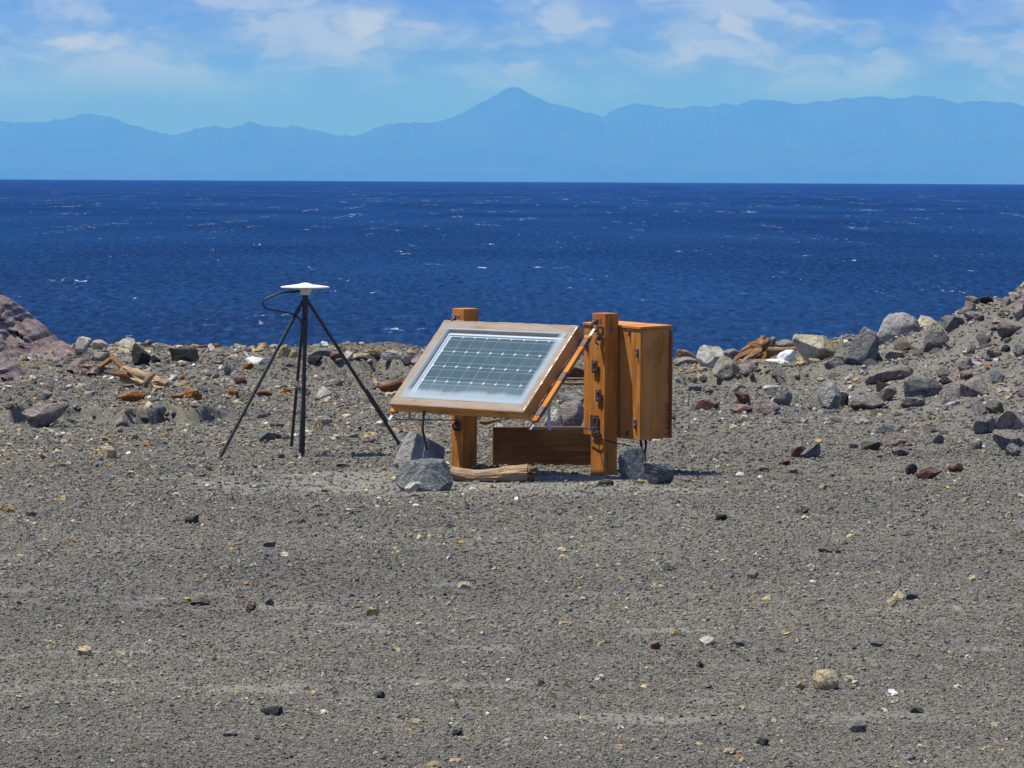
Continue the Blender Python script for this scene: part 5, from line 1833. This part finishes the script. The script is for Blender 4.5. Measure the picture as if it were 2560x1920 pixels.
def leg(px0, py0, px1, py1, mat, rib, dY, r_=.0115, z=-.02):
    A = at(px0, py0, YA)
    B = footing(px1, py1)
    B = Vector((B.x, B.y, B.z + z))
    n = int((A - B).length / .0042) if rib else 12
    pts_ = [A + (B - A) * i / n for i in range(n + 1)]
    return part_tube('leg', pts_, r_, mat, trip, seg=10, rib=rib)


leg(757, 752, 545, 1146, BLACK, None, 0, .0125)
leg(769, 752, 1004, 1112, REBAR, (.014, .22), 0, .0115)
leg(760, 775, 727, 1123, REBAR, (.013, .25), 0, .011)
leg(764, 775, 758, 1139, BLACK, (.013, .14), 0, .0115)
A, B = at(769, 752, YA), footing(1004, 1112)
part_tube('sleeve', [A + (B - A) * q for q in (.60, .605, .83, .835)], [.012, .0165, .0165, .012], BLACK, trip, seg=12)
A, B = at(757, 752, YA), footing(545, 1146)
part_tube('clamp', [A + (B - A) * q for q in (.045, .05, .105, .11)], [.012, .016, .016, .012], BLACK, trip, seg=12)
part_tube('clamp', [at(742, 955, YA + .15), at(745, 968, YA + .1), at(757, 972, YA)], [.012, .02, .012], BLACK, trip, seg=8)
# ribbed bar running down beside the middle leg
Bq = footing(750, 1132)
n = 260
Aq = at(767, 800, YA - .02)
part_tube('ribbed_bar', [Aq + (Bq - Aq) * i / n for i in range(n + 1)], .0105, simple('grey_ribbed_bar', (.06, .06, .06), .5, .3), trip, seg=8, rib=(.015, .35))
cabl = bez([at(750, 727.5, YA - .02), at(735, 729, YA - .04), at(712, 731, YA - .07), at(690, 736, YA - .09), at(667, 746, YA - .1), at(657, 757, YA - .1), at(664, 769, YA - .09),
            at(684, 775, YA - .08), at(705, 779, YA - .06), at(726, 783, YA - .05), at(741, 791, YA - .04), at(751, 802, YA - .04), at(757, 820, YA - .035), at(759, 870, YA - .06),
            at(757, 960, YA - .08), at(756, 1060, YA - .1), Vector((footing(755, 1141).x, footing(755, 1141).y, -.01))], 120)
part_tube('cable', cabl, .0068, CABLE, trip, seg=10)
part_tube('cable_sheath', bez([at(750, 727.5, YA - .02), at(740, 729, YA - .035), at(727, 730.5, YA - .05)], 8), .0092, BLACK, trip, seg=10)
# the disc antenna itself
prof = [(0, .0285), (.012, .0278), (.03, .0235), (.052, .0165), (.09, .0125), (.135, .0065), (.168, .0012), (.1755, -.0005), (.1765, -.0035), (.1755, -.0068), (.172, -.0075), (.1715, -.0086),
        (.166, -.0098), (.11, -.0142), (.062, -.0175), (.050, -.0190), (.0445, -.030), (.0370, -.050), (.0350, -.0590), (.0230, -.0605), (0, -.0605)]
SEG = 64
vs = [(r_ * math.cos(2 * PI * j / SEG), r_ * math.sin(2 * PI * j / SEG), z) for r_, z in prof[1:-1] for j in range(SEG)]
vs += [(0, 0, prof[0][1]), (0, 0, prof[-1][1])]
m = len(prof) - 2
fs = [(i * SEG + j, (i + 1) * SEG + j, (i + 1) * SEG + (j + 1) % SEG, i * SEG + (j + 1) % SEG) for i in range(m - 1) for j in range(SEG)]
fs += [(len(vs) - 2, j, (j + 1) % SEG) for j in range(SEG)] + [(len(vs) - 1, (m - 1) * SEG + (j + 1) % SEG, (m - 1) * SEG + j) for j in range(SEG)]
me = mesh_from('antenna', vs, fs)
ant = link('antenna', me, WHITE, smooth=True)
me.set_sharp_from_angle(angle=math.radians(32))
ant.location = at(762.8, 716.5, YA)
tag(ant, 'shallow white disc antenna on top of the black four legged stand', 'antenna')


# ------------------------------------------------------------------ driftwood
def drift_mat(name, c1, c2, c3, crack=(.06, .03, .015), k=1.0):
    def f(t, b):
        uvn = t.new('ShaderNodeUVMap')
        uvn.uv_map = 'grain'
        u, v, _ = t.sep(uvn.outputs[0])
        ang = t.math('MULTIPLY', v, 2 * PI)
        p = t.xyz(t.math('MULTIPLY', u, 5.0), t.math('MULTIPLY', t.math('COSINE', ang), 2.6 * k), t.math('MULTIPLY', t.math('SINE', ang), 2.6 * k))
        a = t.noise(p, 1.6, 6, .65, dist=.9)
        fi = t.noise(t.vec('MULTIPLY', p, (1, 7, 7)), 1.4, 4, .65)
        c = t.ramp(t.math('ADD', t.math('MULTIPLY', a, .55), t.math('MULTIPLY', fi, .45)), [(.34, c1), (.5, c2), (.66, c3)])
        ck = t.noise(t.vec('MULTIPLY', p, (.25, 3.4, 3.4)), 1.1, 3, .5, dist=.3)
        cr = t.map(t.math('ABSOLUTE', t.math('SUBTRACT', ck, .5)), .034, .010, 0, 1)
        c = t.mix(t.math('MULTIPLY', cr, .85), c, crack)
        gr = t.noise(t.vec('MULTIPLY', p, (1, 1, 1)), .7, 3, .5)
        c = t.mix(t.map(gr, .5, .66, 0, .5), c, (.34, .29, .23))
        h = t.math('SUBTRACT', t.math('ADD', t.math('MULTIPLY', fi, .7), a), t.math('MULTIPLY', cr, 1.0))
        return {'Base Color': c, 'Roughness': .85, 'Specular IOR Level': .2, 'Normal': t.bump(h, .8, .012)}
    return material(name, f)


DW = drift_mat('bleached_driftwood', (.24, .145, .075), (.44, .30, .175), (.60, .45, .29))
DWO = drift_mat('orange_driftwood', (.19, .085, .032), (.35, .175, .07), (.50, .29, .14))
DWR = drift_mat('red_rotten_driftwood', (.09, .030, .014), (.18, .068, .030), (.27, .12, .055))
DWB = drift_mat('brown_driftwood', (.10, .055, .035), (.18, .105, .065), (.27, .17, .105))
BROKEN = stone_mat('splintered_wood_end', (.10, .05, .018), (.30, .17, .07), (.50, .33, .17), scale=26, pit=1.0, bump=1.0)


def limb(name, pix, mat, parent, seed, seg=18, n=30, amp=.16, flat=None):
    """pix: (px, py, Y, radius in photo pixels)"""
    P_ = [at(a, b, Y) for a, b, Y, r_ in pix]
    C_ = bez(P_, n)
    rr = np.interp(np.linspace(0, 1, len(C_)), np.linspace(0, 1, len(pix)), [r_ * Y / F for a, b, Y, r_ in pix])
    if parent is None:
        base = P_[0]
        me = tube_mesh(name, [p - base for p in C_], rr, seg=seg, nseed=seed, namp=amp, flat=flat)
        o = link(name, me, mat, smooth=True)
        o.location = base
        return o
    return part_tube(name, C_, rr, mat, parent, seg=seg, nseed=seed, namp=amp, flat=flat)


# log in front of the left post
yl = on_ground(1240, 1204).y + .02
log = empty('driftwood_log', footing(1230, 1200), 'pale split driftwood log lying in front of the left post', 'driftwood log')
limb('trunk', [(1128, 1182, yl + .1, 15), (1150, 1187, yl + .08, 17), (1185, 1190, yl + .05, 15.5), (1225, 1189, yl, 17), (1265, 1186, yl, 20), (1300, 1184.5, yl - .02, 22.5), (1318, 1184, yl - .02, 22)], DW, log, 3, seg=44, n=90, amp=.16)
for (x, y, w_, h_, s_) in ((1318, 1172, 30, 20, 3), (1330, 1178, 26, 12, 4), (1320, 1190, 30, 22, 5), (1310, 1199, 22, 14, 6), (1324, 1201, 26, 11, 7), (1334, 1171, 22, 9, 8), (1328, 1190, 18, 9, 9)):
    v, f = rock_verts(seed=900 + s_, sub=3, cuts=6, rough=.3, knob=.3)
    q = at(x, y, yl - .02)
    me = mesh_from('splinter', v * np.array([w_, w_, h_]) * yl / F * 1.15, f)
    o = link('splinter', me, BROKEN)
    put(o, Matrix.Translation(q), log)

# the big forked driftwood on the left
Yd = on_ground(390, 985).y
dw = empty('forked_driftwood', footing(385, 978), 'large weathered forked driftwood trunk lying on the left flat below the lava blocks', 'driftwood')
limb('trunk', [(306, 930, Yd + .35, 16), (322, 938, Yd + .25, 20), (350, 951, Yd + .12, 21), (380, 962, Yd, 19), (400, 966, Yd - .05, 20), (418, 967, Yd - .08, 13)], DW, dw, 12, seg=48, n=90, amp=.34)
limb('branch', [(322, 930, Yd + .3, 10), (302, 914, Yd + .35, 8.5), (284, 897, Yd + .4, 7), (276, 899, Yd + .42, 6.5), (262, 909, Yd + .4, 6), (246, 920, Yd + .35, 5)], DWO, dw, 14, seg=14, n=40, amp=.12)
limb('branch', [(318, 936, Yd + .1, 10), (298, 934, Yd + .1, 8), (283, 934, Yd + .1, 4.5), (266, 931, Yd + .1, 2.5)], DWO, dw, 15, seg=12, amp=.2)
limb('branch', [(312, 922, Yd + .2, 9), (340, 932, Yd + .1, 10), (368, 942, Yd, 11), (372, 946, Yd, 8)], DW, dw, 17, seg=16, amp=.25)
limb('branch', [(362, 970, Yd - .2, 5), (366, 955, Yd - .22, 9), (376, 942, Yd - .22, 9), (386, 934, Yd - .2, 5)], DW, dw, 18, seg=14, amp=.15)
limb('root', [(372, 958, Yd - .1, 9), (374, 975, Yd - .12, 9), (377, 986, Yd - .1, 4)], DW, dw, 19, seg=12, amp=.2)
limb('root', [(395, 948, Yd, 7), (410, 953, Yd, 6), (421, 958, Yd, 2.5)], DW, dw, 20, seg=12, amp=.2)

Ys = on_ground(450, 918).y
o = limb('driftwood_strip', [(383, 904, Ys + .3, 2.5), (400, 911, Ys + .1, 6), (440, 908, Ys, 6.5), (470, 902, Ys, 7), (500, 906, Ys, 7.5), (530, 910, Ys, 3)], DWB, None, 23, seg=14, n=40, amp=.2)
tag(o, 'long flat brown driftwood strip lying in front of the wide black lava block', 'driftwood')
o = limb('driftwood_strip', [(462, 914, Ys - .3, 3), (480, 915, Ys - .3, 5), (505, 914, Ys - .3, 4), (532, 914, Ys - .3, 2)], DW, None, 24, seg=12, amp=.2)
tag(o, 'short pale driftwood strip just under the long brown strip', 'driftwood')
o = limb('driftwood_pole', [(448, 869.5, 45.2, 3.2), (490, 868, 45.0, 3.6), (530, 864, 44.9, 4.0), (550, 862.5, 44.8, 3.6)], DWR, None, 25, seg=12, amp=.08)
tag(o, 'long thin rusty brown pole lying along the left shoreline crest', 'pole')
o = limb('driftwood_piece', [(642, 985, 36.2, 5), (655, 983, 36.2, 7), (668, 984, 36.2, 7), (680, 986, 36.2, 4)], DWR, None, 26, seg=12, amp=.35)
tag(o, 'small dark red driftwood piece lying across the left tripod leg', 'driftwood')
o = limb('driftwood_piece', [(948, 963, 37.2, 8), (965, 967, 37.0, 13), (985, 963, 37.0, 14), (1005, 959, 37.1, 14), (1022, 960, 37.1, 9)], DWR, None, 27, seg=18, amp=.3)
tag(o, 'thick rotten red brown driftwood piece beside the left edge of the panel', 'driftwood')
o = limb('driftwood_piece', [(1390, 930, 38.9, 16), (1425, 930, 38.9, 19), (1462, 935, 39, 17), (1500, 940, 39, 14)], DWR, None, 28, seg=20, amp=.3)
tag(o, 'dark rotten log seen between the panel and the right post', 'driftwood log')
o = limb('driftwood_stick', [(1395, 948, 38.2, 3.2), (1430, 947, 38.2, 3.6), (1480, 948, 38.2, 3.2)], DWO, None, 29, seg=12, amp=.2)
tag(o, 'upper thin orange stick in front of the dark rotten log behind the strap', 'driftwood')
o = limb('driftwood_stick', [(1400, 958, 38.0, 3), (1440, 959, 38.0, 3.6), (1480, 957, 38.0, 3)], DWO, None, 30, seg=12, amp=.2)
tag(o, 'lower thin orange stick in front of the dark rotten log behind the strap', 'driftwood')
o = limb('driftwood_piece', [(1198, 1054, 31.5, 4), (1215, 1056, 31.5, 6), (1235, 1052, 31.5, 5), (1250, 1050, 31.5, 3)], DWO, None, 31, seg=12, amp=.4)
tag(o, 'small orange driftwood piece just under the lower edge of the panel', 'driftwood')
# right shoreline
Yq = 43.2
dl = empty('driftwood_log', at(1720, 915, Yq), 'sawn driftwood log end poking out of the right shoreline nearest the box', 'driftwood log')
limb('trunk', [(1700, 883, Yq - .3, 10.5), (1715, 887, Yq - .1, 11), (1730, 896, Yq, 11), (1742, 908, Yq + .1, 10)], DW, dl, 33, seg=18, amp=.08)
v, f = rock_verts(seed=955, sub=3, cuts=8, rough=.25, knob=.2)
o = link('broken_end', mesh_from('broken_end', v * np.array([18, 14, 21]) * Yq / F, f), BROKEN)
put(o, Matrix.Translation(at(1698, 883, Yq - .32)), dl)
rt = empty('driftwood_root', at(1900, 905, 42.6), 'orange driftwood root stump with a thick stem behind the white wedge stone', 'driftwood')
limb('stem', [(1905, 882, 42.7, 17), (1930, 884, 42.8, 17), (1960, 882, 43, 15), (1995, 876, 43.3, 11)], DWO, rt, 41, seg=20, amp=.12)
for i, L_ in enumerate([[(1905, 880, 42.5, 14), (1900, 862, 42.5, 17), (1906, 848, 42.5, 10), (1908, 838, 42.5, 5)], [(1900, 878, 42.4, 13), (1885, 866, 42.4, 11), (1868, 868, 42.4, 6)],
                        [(1900, 885, 42.3, 12), (1875, 886, 42.2, 11), (1850, 892, 42.1, 9), (1838, 902, 42.1, 6)], [(1898, 880, 42.2, 9), (1880, 890, 42.1, 7), (1858, 904, 42, 4)],
                        [(1900, 876, 42.5, 10), (1880, 872, 42.4, 10), (1858, 880, 42.2, 7), (1845, 890, 42.2, 4)], [(1905, 865, 42.4, 12), (1918, 855, 42.4, 9), (1922, 846, 42.4, 4)]]):
    limb('root', L_, DWO, rt, 50 + i, seg=16, amp=.35)
o = limb('driftwood_piece', [(1868, 918, 41.6, 5), (1882, 909, 41.6, 9), (1900, 904, 41.6, 8), (1922, 906, 41.7, 4)], DWO, None, 61, seg=14, amp=.35)
tag(o, 'low orange driftwood piece in front of the root stump on the right shoreline', 'driftwood')
o = limb('driftwood_stick', [(2258, 878, 39.4, 2), (2275, 880, 39.4, 5), (2295, 878, 39.4, 5), (2312, 877, 39.4, 2)], DWR, None, 62, seg=12, amp=.2, flat=.6)
tag(o, 'thin dark red driftwood stick on the right slope under the angular boulder', 'driftwood')
